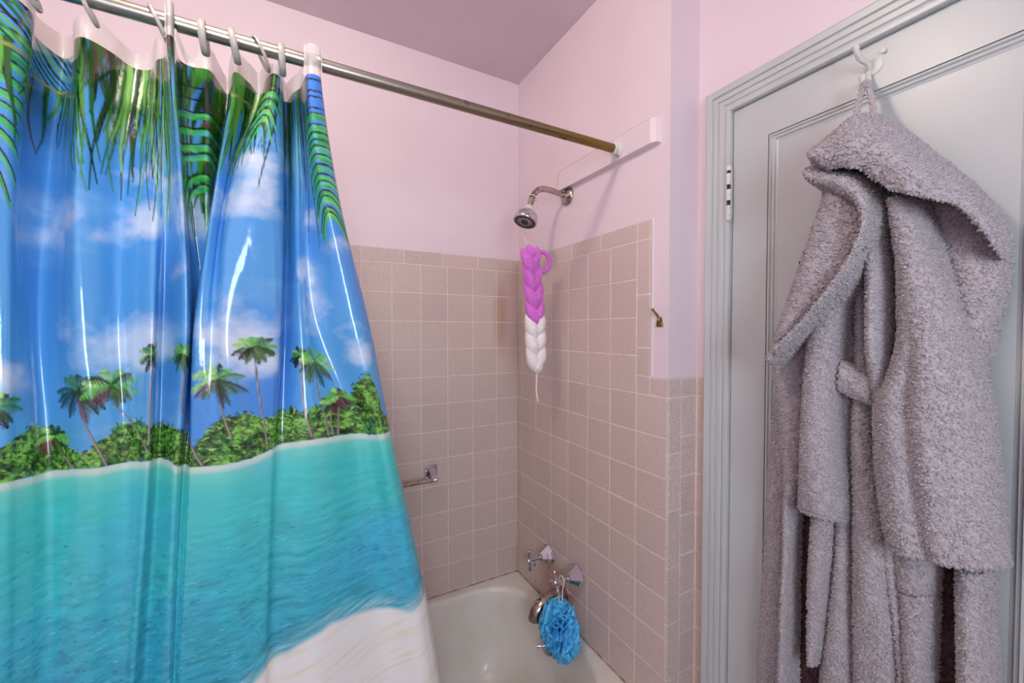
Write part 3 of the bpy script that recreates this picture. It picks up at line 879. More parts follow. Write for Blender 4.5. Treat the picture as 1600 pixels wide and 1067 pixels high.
def vnoise(a, z, sa, sz, seed, octaves=4):
    """value noise on arrays"""
    out = np.zeros(np.broadcast(a, z).shape); amp, tot = 1.0, 0.0
    for o in range(octaves):
        r = np.random.default_rng(seed * 31 + o)
        tab = r.random((64, 64))
        x, y = a / sa * 2 ** o, z / sz * 2 ** o
        xi, yi = np.floor(x).astype(int), np.floor(y).astype(int)
        fx, fy = x - xi, y - yi
        fx, fy = fx * fx * (3 - 2 * fx), fy * fy * (3 - 2 * fy)
        g = lambda i, j: tab[i % 64, j % 64]
        out = out + amp * ((g(xi, yi) * (1 - fx) + g(xi + 1, yi) * fx) * (1 - fy) + (g(xi, yi + 1) * (1 - fx) + g(xi + 1, yi + 1) * fx) * fy)
        tot += amp; amp *= .55
    return out / tot


def curtain():
    NC, NR = 760, 780
    ZTOP, ZBOT = HEAD_Z, .335
    nk = CTRL.shape[1]
    t = np.linspace(0, nk - 1, 4000)
    lev = np.einsum('tk,lkc->ltc', cr_matrix(nk, t), CTRL)
    ds = np.zeros(len(t) - 1)
    for li, w in ((1, .35), (3, .35), (4, .65)):
        ds += w * np.linalg.norm(np.diff(lev[li], axis=0), axis=1)
    arc = np.concatenate([[0], np.cumsum(ds)])
    a = np.linspace(0, arc[-1], NC)
    ti = np.interp(a, arc, t)
    lev = np.einsum('tk,lkc->ltc', cr_matrix(nk, ti), CTRL)
    # the print uses the lengths at the height of the palms
    d4 = np.linalg.norm(np.diff(.5 * lev[3] + .5 * lev[4], axis=0), axis=1)
    pa = np.concatenate([[0], np.cumsum(d4)])
    z = np.linspace(ZTOP, ZBOT, NR)
    XY = hermite_z(lev, CZV, z)                                # (NR, NC, 2)
    X, Y = XY[..., 0], XY[..., 1].copy()
    AA, ZZ = np.meshgrid(pa, z)
    Y += .004 * (vnoise(AA, ZZ, .05, .22, 5, 2) - .5) * np.clip((ZTOP - ZZ) / .15, 0, 1)

    def col_at(x, zz):
        """column of the frontmost cloth at wall position x and height zz"""
        j = int(np.clip(round((ZTOP - zz) / (ZTOP - ZBOT) * (NR - 1)), 0, NR - 1))
        d = np.abs(X[j] - x)
        near = np.where(d < max(.006, d.min() + 1e-6))[0]
        return int(near[np.argmin(Y[j][near])])

    def pa_at(x, zz):
        return pa[col_at(x, zz)]

    def curve(tab):
        c = sorted((pa_at(x, zz), zz) for x, zz in tab)
        return np.interp(pa, [q[0] for q in c], [q[1] for q in c])
    S = lambda r, g, bb: np.array(srgb(r, g, bb)[:3])
    # sky
    h = np.clip((ZZ - 1.2) / .75, 0, 1)[..., None]
    C = S(84, 162, 214) * (1 - h) + S(70, 142, 214) * h
    deep = vnoise(AA, ZZ, .30, .9, 21, 2)[..., None]
    C = C + (S(28, 82, 204) - C) * np.clip((deep - .48) * 2.6, 0, .75)
    wisps = np.clip(vnoise(AA, ZZ, .25, .07, 9, 5) - .55, 0, 1)[..., None] * 1.3
    C = C + (S(150, 200, 230) - C) * wisps
    cl = np.zeros_like(AA)
    for x, zz, rx, rz, w in CLOUDS:
        ca = pa_at(x, zz)
        cl += w * np.exp(-(((AA - ca) / rx) ** 2 + ((ZZ - zz) / rz) ** 2))
    nz = vnoise(AA, ZZ, .065, .055, 13, 5)
    cm = np.clip((cl + (nz - .5) * 2.8 - .22) / 1.0, 0, 1)[..., None] * np.clip(cl * 3.5, 0, 1)[..., None]
    tone = np.clip(vnoise(AA, ZZ, .09, .05, 17, 4) * 1.2 - .1, 0, 1)[..., None]
    cc = S(160, 200, 226) * (1 - tone) + S(222, 220, 228) * tone
    C = C + (cc - C) * cm * .9

    # a stroke painter working in cloth metres
    dz = (ZTOP - ZBOT) / (NR - 1)

    def stroke(pts, w0, w1, colr, alpha=1.0):
        n = len(pts) - 1
        for i in range(n):
            (a0, z0), (a1, z1) = pts[i], pts[i + 1]
            q0, q1 = w0 + (w1 - w0) * i / n, w0 + (w1 - w0) * (i + 1) / n
            wm = max(q0, q1) + .002
            c0, c1 = np.searchsorted(pa, [min(a0, a1) - wm, max(a0, a1) + wm])
            r0 = int((ZTOP - max(z0, z1) - wm) / dz); r1 = int((ZTOP - min(z0, z1) + wm) / dz) + 2
            r0, r1 = max(0, r0), min(NR, r1)
            if c1 <= c0 or r1 <= r0:
                continue
            ga, gz = pa[None, c0:c1], z[r0:r1, None]
            da, dzz = a1 - a0, z1 - z0
            L2 = da * da + dzz * dzz + 1e-12
            u = np.clip(((ga - a0) * da + (gz - z0) * dzz) / L2, 0, 1)
            dd = np.sqrt((ga - a0 - u * da) ** 2 + (gz - z0 - u * dzz) ** 2)
            ww = q0 + (q1 - q0) * u
            m = (np.clip((ww - dd) / .0011 + .5, 0, 1) * alpha)[..., None]
            C[r0:r1, c0:c1] += (colr - C[r0:r1, c0:c1]) * m
    rr = np.random.default_rng(11)
    GR = [S(34, 92, 30), S(60, 130, 44), S(96, 168, 66), S(24, 58, 24), S(130, 186, 90), S(84, 62, 36), S(16, 34, 22)]

    # hanging palm fronds along the top
    def hanging(a0, a1, zt, lo, hi, n, slant):
        for k in range(n):
            aa = rr.uniform(a0, a1); L = rr.uniform(lo, hi); sl = slant + rr.normal() * .05
            cc_ = GR[rr.choice(7, p=[.24, .2, .14, .14, .06, .10, .12])]
            p = [(aa + sl * L * q + .010 * math.sin(q * 3 + k) * q, zt - L * q) for q in np.linspace(0, 1, 6)]
            stroke(p, rr.uniform(.0015, .0042), .0007, cc_)

    def feather(a0, z0, a1, z1, n, ln, droop, green):
        """one frond seen flat: green blade with separate dark leaflets that hang more towards its tip"""
        for k in range(n):
            q = (k + rr.uniform(-.25, .25)) / (n - 1)
            am, zm = a0 + (a1 - a0) * q, z0 + (z1 - z0) * q
            L = ln * (.75 + .6 * math.sin(math.pi * min(1, max(0, .1 + .8 * q))))
            for s in (-1, 1):
                p = [(am + s * L * u * (1 - .35 * q), zm + .008 * u - (droop + .05 * q * q) * u * u) for u in np.linspace(0, 1, 6)]
                if green and q > .22:
                    for j in range(3):
                        stroke([(x, y_ - .0035 * (j + 1)) for x, y_ in p], .0034, .0012, [S(60, 176, 78), S(96, 190, 96), S(44, 146, 70), S(70, 160, 190)][rr.choice(4, p=[.4, .25, .25, .10])], .8)
                stroke(p, .0019, .0009, S(22, 34, 34))
    e = lambda x, zz=1.95: pa_at(x, zz)
    hanging(e(-1.225), e(-1.12), 1.99, .10, .30, 80, .02)
    hanging(e(-1.13), e(-1.078), 1.99, .08, .36, 60, .0)
    hanging(e(-1.05), e(-.99), 1.99, .14, .42, 75, -.02)
    hanging(e(-.985), e(-.925), 1.99, .06, .24, 60, .04)
    hanging(e(-.925), e(-.892), 1.99, .08, .20, 36, .02)
    hanging(e(-.89), e(-.850), 1.99, .12, .40, 50, .0)
    hanging(e(-1.44), e(-1.30), 1.99, .10, .34, 70, .0)
    feather(e(-1.262), 1.975, e(-1.262) - .01, 1.72, 13, .05, .015, True)
    feather(e(-.838), 1.955, e(-.815, 1.75) - .002, 1.70, 17, .045, .012, True)
    feather(e(-1.03, 1.93), 1.93, e(-1.02, 1.75), 1.74, 8, .03, .02, True)
    feather(e(-.905), 1.96, e(-.915), 1.86, 7, .03, .015, True)
    hanging(e(-1.25, 1.9), e(-1.225, 1.9), 1.90, .06, .16, 22, .0)
    for k in range(16):
        u_ = k / 15
        a_ = e(-1.25, 1.94) + (e(-1.205, 1.94) - e(-1.25, 1.94)) * u_
        stroke([(a_ - .05, 1.98), (a_ - .02, 1.935), (a_ + .01, 1.90)], .0028, .0012, GR[k % 4 if k % 3 else 6])
    for x0_, x1_, zz in ((-1.262, -1.205, 1.895), (-.975, -.93, 1.925)):
        stroke([(e(x0_), zz - .006), ((e(x0_) + e(x1_)) / 2, zz + .004), (e(x1_), zz)], .003, .0025, S(140, 150, 80))

    # jungle, shore, sea, sand
    sh_ = curve(SHORE)[None, :]
    ju = curve(JUNGLE)[None, :]
    ju = ju + .020 * (vnoise(pa[None, :], 0 * pa[None, :], .018, 1, 41, 3) - .5)
    jm = ((ZZ < ju) & (ZZ > sh_)).astype(float)[..., None]
    n1 = vnoise(AA, ZZ, .020, .016, 51, 3); n2 = vnoise(AA, ZZ, .007, .006, 57, 2); n3 = vnoise(AA, ZZ, .06, .05, 63, 2)
    lum = np.clip((n1 * .55 + n2 * .55 - .30) * 2.2, 0, 1)[..., None]
    dark, mid, hi_ = S(14, 20, 16), S(50, 106, 40), S(126, 190, 78)
    J = np.where(lum < .5, dark + (mid - dark) * lum * 2, mid + (hi_ - mid) * (lum * 2 - 1))
    br = np.clip((n3[..., None] - .55) * 4, 0, .6)
    J = J + (S(96, 60, 52) - J) * br * (1 - lum)
    C = C * (1 - jm) + J * jm
    # bush leaves as little arcs
    for k in range(2600):
        i = rr.integers(0, NC); zz = rr.uniform(sh_[0, i] + .004, ju[0, i] + .004)
        L = rr.uniform(.003, .010); an = rr.uniform(-.4, 3.5)
        stroke([(pa[i] + L * u * math.cos(an), zz + L * u * math.sin(an) - .5 * L * u * u) for u in (0, .33, .66, 1)], .0014, .0006, [GR[0], GR[1], S(112, 176, 70), GR[3], S(160, 206, 104), S(104, 66, 56), GR[6]][rr.choice(7, p=[.16, .16, .16, .18, .08, .08, .18])], .85)

    def palm(x, zc, size, trunk):
        ca = pa_at(x, zc)
        tr = [(ca, zc)] + [(pa_at(tx, tz), tz) for tx, tz in trunk]
        # keep the trunk continuous where it crosses a fold
        stroke(tr, .0013, .0021, S(96, 84, 84)); stroke([(q - .0006, w) for q, w in tr], .0005, .0008, S(170, 158, 150))
        nf = 13
        for k in rr.permutation(nf):
            an = math.radians(-78 + 336 * (k + rr.uniform(-.35, .35)) / nf)
            L = size * rr.uniform(1.0, 1.35) * (1.0 if math.sin(an) > -.3 else .75)
            up = math.sin(an)
            f = lambda u: (ca + L * math.cos(an) * u * (1 - .12 * u), zc + L * (up * u * (.95 - .1 * u) - .34 * u * u))
            if up > -.2:
                cs = [S(142, 196, 104), S(94, 170, 74), S(58, 124, 50), S(30, 66, 32)][rr.choice(4, p=[.32, .28, .22, .18])]
            else:
                cs = [S(38, 66, 34), S(70, 104, 44), S(86, 52, 54), S(28, 36, 30)][rr.choice(4)]
            stroke([f(u) for u in np.linspace(0, 1, 6)], .0013, .0007, cs * .8)
            for q in range(1, 17):
                u = q / 16
                (a0_, z0_), (a1_, z1_) = f(u), f(u + .04)
                tx, tz = a1_ - a0_, z1_ - z0_
                nl = math.hypot(tx, tz) + 1e-9
                tx, tz = tx / nl, tz / nl
                ll = size * .25 * math.sin(math.pi * min(1, .25 + .72 * u)) * rr.uniform(.7, 1.1)
                for s_ in (-1, 1):
                    dx, dy = tx * .75 - s_ * tz * .75, tz * .75 + s_ * tx * .75 - .45
                    stroke([(a0_, z0_), (a0_ + dx * ll, z0_ + dy * ll)], .0009, .0004, cs * rr.uniform(.6, 1.45))
    for x, zc, s, trk in PALMS:
        palm(x, zc, s, trk)
    d = (sh_ - ZZ)
    depth = np.clip(d / .55, 0, 1)[..., None]
    sea = S(72, 196, 188) * (1 - depth) + S(36, 146, 186) * depth
    wv = vnoise(AA + .35 * ZZ, ZZ - .10 * AA, .026, .007, 71, 3)[..., None]
    sea = sea * (1 + (wv - .5) * .75 * np.clip(depth * 2.0 + .12, 0, 1))
    pt = vnoise(AA, ZZ, .25, .16, 77, 3)[..., None]
    sea = sea + (S(60, 168, 214) - sea) * np.clip((pt - .45) * 1.8, 0, .6)
    sm = np.clip(d / .0015, 0, 1)[..., None]
    C = C * (1 - sm) + sea * sm
    beach = (np.clip(d / .001, 0, 1) * np.clip((.016 - d) / .009, 0, 1))[..., None]
    C = C + (S(214, 210, 206) - C) * beach * .95
    glow = (np.clip(d / .001, 0, 1) * np.clip((.05 - d) / .04, 0, 1))[..., None]
    C = C + (S(150, 214, 190) - C) * glow * .35
    for k in range(4200):
        i = rr.integers(0, NC); q = rr.random() ** .6
        zz = sh_[0, i] - .10 - q * .62
        L = rr.uniform(.004, .016) * (.5 + q); sl = rr.uniform(.05, .35)
        stroke([(pa[i] - L / 2, zz - sl * L / 2), (pa[i] + L / 2, zz + sl * L / 2)], .0011, .0006, S(20, 104, 136) if rr.random() < .7 else S(120, 208, 220), rr.uniform(.15, .7))
    sa = curve(SAND)[None, :]
    lo_a = min(pa_at(x, zz) for x, zz in SAND)
    sa = np.where(pa[None, :] < lo_a, sa - (lo_a - pa[None, :]) * .9, sa) + .012 * (vnoise(pa[None, :], 0 * pa[None, :], .05, 1, 83, 3) - .5)
    e_ = sa - ZZ
    ts = vnoise(AA - .8 * ZZ, ZZ - .45 * AA, .05, .007, 91, 4)[..., None]
    sand = S(230, 229, 224) + (S(222, 216, 184) - S(230, 229, 224)) * np.clip((ts - .5) * 3, 0, 1)
    m = np.clip(e_ / .012, 0, 1)[..., None]
    C = C * (1 - m) + sand * m
    foam = np.exp(-((e_ + .008) / .016) ** 2)[..., None] * np.clip((ts - .30) * 1.8, 0, 1)
    C = C + (S(196, 224, 214) - C) * foam * .9
    C = np.clip(C, 0, 1)

    root = empty('shower_curtain', (-1.05, -.64, ZBOT))
    v = np.stack([X + 1.05, Y + .64, ZZ - ZBOT], -1).reshape(-1, 3)
    idx = np.arange(NR * NC).reshape(NR, NC)
    fcs = np.stack([idx[:-1, :-1], idx[1:, :-1], idx[1:, 1:], idx[:-1, 1:]], -1).reshape(-1, 4)
    me = bpy.data.meshes.new('printed_sheet')
    me.vertices.add(len(v)); me.vertices.foreach_set('co', v.astype(np.float32).ravel())
    me.loops.add(fcs.size); me.loops.foreach_set('vertex_index', fcs.astype(np.int32).ravel())
    me.polygons.add(len(fcs))
    me.polygons.foreach_set('loop_start', np.arange(0, fcs.size, 4, dtype=np.int32))
    me.update(calc_edges=True)
    ca = me.color_attributes.new('print', 'FLOAT_COLOR', 'POINT')
    ca.data.foreach_set('color', np.concatenate([C, np.ones(C.shape[:2] + (1,))], -1).astype(np.float32).ravel())
    link('printed_sheet', me, 'print', root, True)
    # white header band gathered up to the rings
    HN, HR = NC, 16
    crown = np.zeros(NC)
    x0 = X[0]
    for rx, rt in [(rx, .030) for rx in RING_X] + [(-1.057, .068), (-.835, .062)]:
        crown = np.maximum(crown, rt * np.exp(-((x0 - rx) / .020) ** 2))
    crown = np.where((np.abs(x0 + 1.057) < .010) | (x0 > -.852), np.maximum(crown, .058), np.minimum(crown, .034 + 0 * crown))
    k = np.ones(9) / 9
    crown = np.convolve(np.pad(crown, 4, mode='edge'), k, 'valid')
    q = np.linspace(0, 1, HR)[:, None]
    flap = (np.abs(x0 + 1.057) < .0085) | (x0 > -.852)
    low = RZ - RR - .005 - ZTOP
    tall = np.minimum(.030 + .5 * crown, .048)
    k5 = np.ones(7) / 7
    tall = np.convolve(np.pad(tall, 3, mode='edge'), k5, 'valid')
    near_flap = np.convolve(np.pad(flap.astype(float), 6, mode='edge'), np.ones(13), 'valid') > 0
    under = near_flap | (Y[0] < RY + RR + .012)
    tall = np.where(under, np.minimum(tall, low), tall)
    inner = np.convolve(np.pad(flap.astype(float), 3, mode='edge'), k5, 'valid')
    tall = np.where(flap & (inner > .999), .060, tall)
    hz = ZTOP - .0005 + q * tall[None, :]
    hx = np.repeat(x0[None, :], HR, 0)
    hy = np.repeat(Y[0][None, :], HR, 0)
    lean = np.clip((RY - .004 - hy) * -1, -.2, .2)
    hy = hy + .003 * np.sin(q * 3.14)
    hy = np.where(flap[None, :], np.minimum(hy, RY - RR - .004), hy)
    v = np.stack([hx + 1.05, hy + .64, hz - ZBOT], -1).reshape(-1, 3)
    idx = np.arange(HR * NC).reshape(HR, NC)
    fcs = np.stack([idx[:-1, :-1], idx[:-1, 1:], idx[1:, 1:], idx[1:, :-1]], -1).reshape(-1, 4)
    tag(link('header_band', mesh('header_band', v, fcs), 'vinyl_white', root, True), 'white plastic header band')
    tag(root, 'glossy shower curtain printed with a tropical beach and palm trees', 'shower curtain')


RING_X = [-1.2427,-1.1772,-1.0863,-1.015,-0.9718,-0.9354,-0.8919]
curtain()
RR_ = .0265
for k, rx in enumerate(RING_X):
    root = empty('curtain_ring', (rx, RY, RZ))
    tilt = [.45, .5, .55, .05, .12, .6, .05][k]
    cz = RR + .0027 - RR_
    pts = []
    for i in range(29):
        a = math.pi / 2 + 2 * math.pi * (i + .5) / 29.5
        pts.append((math.sin(tilt) * (math.sin(a) - 1) * -RR_ * .8, math.cos(a) * RR_ * .92, cz + math.sin(a) * RR_))
    wide = k in (3, 4, 6)
    b = MB(); b.tube(pts, .0032, 10); b.v = [(x * (1.0 if not wide else 1) + (0 if not wide else (x - 0) * .9), y, z_) for x, y, z_ in b.v]; b.build('hoop', 'clear_plastic', root, True)
    b = MB(); b.lathe((pts[0][0], pts[0][1] + .001, pts[0][2]), (0, 1, 0), [(-.004, .0022), (-.002, .0044), (.002, .0044), (.004, .0022)], 10); b.build('clasp', 'clear_plastic', root, True)
    nth = ['seventh', 'sixth', 'fifth', 'fourth', 'third', 'second', 'first'][k]
    tag(root, ('broad milky plastic curtain ring hanging straight, %s from the free edge of the curtain' if wide else 'thin clear plastic curtain ring hanging slanted, %s from the free edge of the curtain') % nth, 'curtain ring', 'curtain rings on the rod')

# ------------------------------------------------------------------ coat hook on the door
ch = empty('coat_hook', (XD, -1.195, 1.985))
o = Vector(ch.location)
b = MB(); b.lathe((.0, 0, -.012), (-1, 0, 0), [(0, .016), (.003, .0155), (.005, .012), (.006, 0)], 18); b.build('back_plate', 'white_metal', ch, auto=A40)
for pts, r0 in (([[0.1106,-1.1888,1.9659],[0.0966,-1.1928,1.974],[0.0826,-1.187,1.9813],[0.0696,-1.187,1.9869],[0.0596,-1.1866,2.0017]], .0048), ([[0.1106,-1.1888,1.9659],[0.1026,-1.192,1.9459],[0.0866,-1.1962,1.9318],[0.0746,-1.1958,1.9297],[0.0706,-1.1942,1.9437]], .0046)):
    P = [Vector(q) - o for q in pts]
    pth = smooth_path(P, 6)
    b = MB(); b.tube(pth, [r0 + (.0012 if i > len(pth) - 4 else 0) for i in range(len(pth))], 12); b.build('prong', 'white_metal', ch, auto=A40)
b = MB(); b.lathe((-.004, -.016, .008), (-1, 0, 0), [(0, .0045), (.002, .004), (.003, 0)], 12); b.build('screw', 'white_metal', ch, auto=A40)
tag(ch, 'white painted double coat hook near the top of the door', 'hook')

# ------------------------------------------------------------------ bath robe
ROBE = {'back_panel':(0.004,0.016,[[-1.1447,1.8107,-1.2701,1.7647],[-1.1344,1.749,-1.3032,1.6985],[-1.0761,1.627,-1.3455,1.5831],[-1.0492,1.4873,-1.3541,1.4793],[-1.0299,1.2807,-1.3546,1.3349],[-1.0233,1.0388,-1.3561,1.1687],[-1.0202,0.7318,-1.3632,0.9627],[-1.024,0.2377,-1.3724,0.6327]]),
'side_panel':(0.012,0.028,[[-1.0337,1.3266,-1.078,1.3322],[-1.0275,1.2667,-1.0788,1.276],[-1.0228,1.1913,-1.0798,1.2056],[-1.0162,1.0389,-1.0754,1.062],[-1.0109,0.8842,-1.0722,0.9168],[-1.0041,0.7259,-1.0716,0.7714],[-1.0009,0.6193,-1.073,0.6746],[-1.0016,0.2207,-1.0755,0.3045]]),
'front_edge':(0.035,0.045,[[-1.053,1.4373,-1.1301,1.439],[-1.0428,1.3871,-1.125,1.3929],[-1.0461,1.3446,-1.1209,1.3529],[-1.0577,1.2893,-1.1181,1.2994],[-1.0682,1.2069,-1.1145,1.2185],[-1.0746,1.1244,-1.1073,1.1354],[-1.0754,1.0685,-1.0957,1.0765],[-1.076,0.9277,-1.0927,0.9366],[-1.0741,0.7843,-1.0934,0.7973],[-1.0701,0.6854,-1.0935,0.7033],[-1.0699,0.3171,-1.1035,0.3552]]),
'hood_drape':(0.012,0.045,[[-1.2706,1.7048,-1.3236,1.689],[-1.2745,1.6705,-1.3488,1.6512],[-1.2808,1.6358,-1.3673,1.617],[-1.287,1.6017,-1.3756,1.586],[-1.2957,1.5568,-1.3756,1.547],[-1.3042,1.5127,-1.3718,1.5081],[-1.3141,1.4694,-1.366,1.4687],[-1.3237,1.4271,-1.3601,1.4286],[-1.3339,1.3857,-1.3541,1.3877],[-1.3421,1.3637,-1.3497,1.3647]]),
'front_panel_a':(0.028,0.034,[[-1.1909,1.6905,-1.2181,1.6835],[-1.1777,1.558,-1.198,1.5558],[-1.1648,1.5091,-1.1948,1.5075],[-1.1621,1.4077,-1.1933,1.4095],[-1.1658,1.3063,-1.1898,1.3103],[-1.1695,1.2051,-1.1893,1.2106],[-1.171,1.1033,-1.1908,1.111],[-1.1652,1.0623,-1.1914,1.0736],[-1.16,0.9688,-1.1927,0.9862],[-1.1505,0.8579,-1.1943,0.8861],[-1.1386,0.7329,-1.196,0.777],[-1.1343,0.3827,-1.2009,0.4582]]),
'front_panel_b':(0.028,0.042,[[-1.1973,1.6884,-1.2259,1.681],[-1.193,1.5805,-1.2192,1.5769],[-1.1937,1.4096,-1.2219,1.4112],[-1.1912,1.3109,-1.2234,1.3162],[-1.1903,1.2363,-1.2282,1.2458],[-1.1922,1.1123,-1.2439,1.1325],[-1.1934,1.0378,-1.2512,1.0652],[-1.1953,0.9132,-1.2619,0.9543],[-1.1973,0.7796,-1.2725,0.8373],[-1.2023,0.462,-1.2839,0.5546]]),
'lapel':(0.055,0.066,[[-1.2306,1.7172,-1.243,1.7134],[-1.2258,1.6757,-1.2472,1.6701],[-1.2247,1.6304,-1.2514,1.625],[-1.2246,1.5734,-1.2549,1.5693],[-1.2248,1.5046,-1.2551,1.503],[-1.2259,1.4356,-1.2544,1.4365],[-1.2277,1.3781,-1.2553,1.3808],[-1.2286,1.3206,-1.2562,1.3252],[-1.2343,1.2525,-1.2573,1.2583]]),
'sleeve_big':(0.055,0.075,[[-1.2505,1.7103,-1.2892,1.6921],[-1.2546,1.6676,-1.3005,1.6557],[-1.2587,1.623,-1.3117,1.6122],[-1.263,1.5679,-1.3228,1.5597],[-1.2632,1.5024,-1.3358,1.4985],[-1.2618,1.4367,-1.3491,1.4392],[-1.248,1.3803,-1.3592,1.3912],[-1.2343,1.3425,-1.3643,1.359],[-1.2314,1.2961,-1.3688,1.3213],[-1.2343,1.23,-1.3749,1.2596],[-1.2407,1.1689,-1.3798,1.1945],[-1.2487,1.1149,-1.3845,1.1394],[-1.2589,1.0798,-1.3888,1.1045]]),
'sleeve_small':(0.065,0.05,[[-1.1701,1.5563,-1.2004,1.553],[-1.1547,1.5207,-1.1931,1.5181],[-1.1332,1.4687,-1.188,1.4586],[-1.1261,1.4071,-1.1818,1.3981],[-1.1217,1.303,-1.18,1.3127],[-1.1181,1.2238,-1.1844,1.2282],[-1.1157,1.1441,-1.1896,1.1566],[-1.1128,1.0953,-1.1925,1.098]]),
'collar':(0.085,0.06,[[-1.1655,1.7351,-1.2075,1.722],[-1.1616,1.7184,-1.219,1.7016],[-1.1555,1.696,-1.2322,1.6757],[-1.1451,1.6682,-1.2415,1.6459],[-1.1345,1.6334,-1.2411,1.6131],[-1.1236,1.5977,-1.2327,1.5814],[-1.1125,1.5611,-1.2177,1.5496],[-1.101,1.5235,-1.1952,1.5171],[-1.0917,1.4848,-1.1651,1.4828],[-1.0833,1.4585,-1.1415,1.4586],[-1.0761,1.4251,-1.112,1.4264],[-1.074,1.3942,-1.088,1.3951]]),
'hood':(0.075,0.115,[[-1.1272,1.7983,-1.173,1.7441],[-1.1383,1.8067,-1.1919,1.7443],[-1.1556,1.8172,-1.211,1.742],[-1.1761,1.8339,-1.2292,1.7345],[-1.2006,1.8535,-1.2467,1.7242],[-1.2184,1.8521,-1.2611,1.707],[-1.2331,1.8419,-1.2758,1.6893],[-1.2543,1.8159,-1.2936,1.675],[-1.2761,1.7862,-1.3098,1.6653],[-1.2986,1.7536,-1.3255,1.6571],[-1.3178,1.7256,-1.3354,1.6528],[-1.3375,1.6965,-1.345,1.6459],[-1.3594,1.6591,-1.3554,1.6278],[-1.3729,1.6238,-1.3663,1.6019],[-1.3816,1.5804,-1.3762,1.5699]]),
'hood_rim':(0.1,0.065,[[-1.1473,1.7764,-1.1521,1.7436],[-1.1592,1.7662,-1.1597,1.7316],[-1.18,1.7567,-1.1775,1.718],[-1.2026,1.7477,-1.1995,1.7011],[-1.2233,1.7361,-1.2186,1.6845],[-1.2388,1.7158,-1.2307,1.6681],[-1.2504,1.6897,-1.2372,1.649],[-1.2543,1.6567,-1.2375,1.6316],[-1.2496,1.6289,-1.2342,1.6148],[-1.238,1.5955,-1.2237,1.5902],[-1.2224,1.5592,-1.2093,1.5631],[-1.2003,1.5253,-1.1903,1.5342],[-1.1727,1.4919,-1.1663,1.5017],[-1.1496,1.4647,-1.1429,1.4746],[-1.123,1.4359,-1.1158,1.4459],[-1.0995,1.4094,-1.092,1.4195]]),
'inner_fold':(0.05,0.03,[[-1.1309,1.092,-1.169,1.0916],[-1.1274,1.0108,-1.1656,1.0289],[-1.1255,0.9027,-1.1551,0.9201],[-1.1278,0.8235,-1.1496,0.8356],[-1.132,0.7781,-1.1425,0.7777]]),
'front_fold':(0.03,0.03,[[-1.2353,1.0807,-1.2638,1.0934],[-1.2428,1.0129,-1.2649,1.0246],[-1.2538,0.9481,-1.2711,0.9588],[-1.2654,0.8305,-1.279,0.841],[-1.2762,0.5437,-1.2896,0.5589]]),
'pocket':(0.025,0.045,[[-1.2488,1.0696,-1.3103,1.0798],[-1.257,1.0034,-1.3097,1.0248],[-1.261,0.9765,-1.3094,0.9994],[-1.2673,0.9107,-1.3088,0.9386],[-1.272,0.8363,-1.3093,0.8649],[-1.2801,0.5492,-1.317,0.5911]]),
'side_fold':(0.025,0.05,[[-1.3319,1.0825,-1.3706,1.0869],[-1.3348,0.9994,-1.3711,1.0218],[-1.3374,0.8875,-1.3768,0.9178],[-1.3384,0.6167,-1.3845,0.669]]),
'belt_loop':(0.078,0.014,[[-1.1824,1.4065,-1.1792,1.3477],[-1.1966,1.3978,-1.1945,1.3413],[-1.2114,1.3859,-1.2122,1.3343],[-1.2322,1.3763,-1.233,1.327]])}
GROOVES = {'sleeve_big': [(0, .30, .035, .05, .52)], 'collar': [], 'pocket': []}


def resample(P, n):
    P = np.array(P)
    t = np.linspace(0, len(P) - 1, n)
    return cr_matrix(len(P), t) @ P


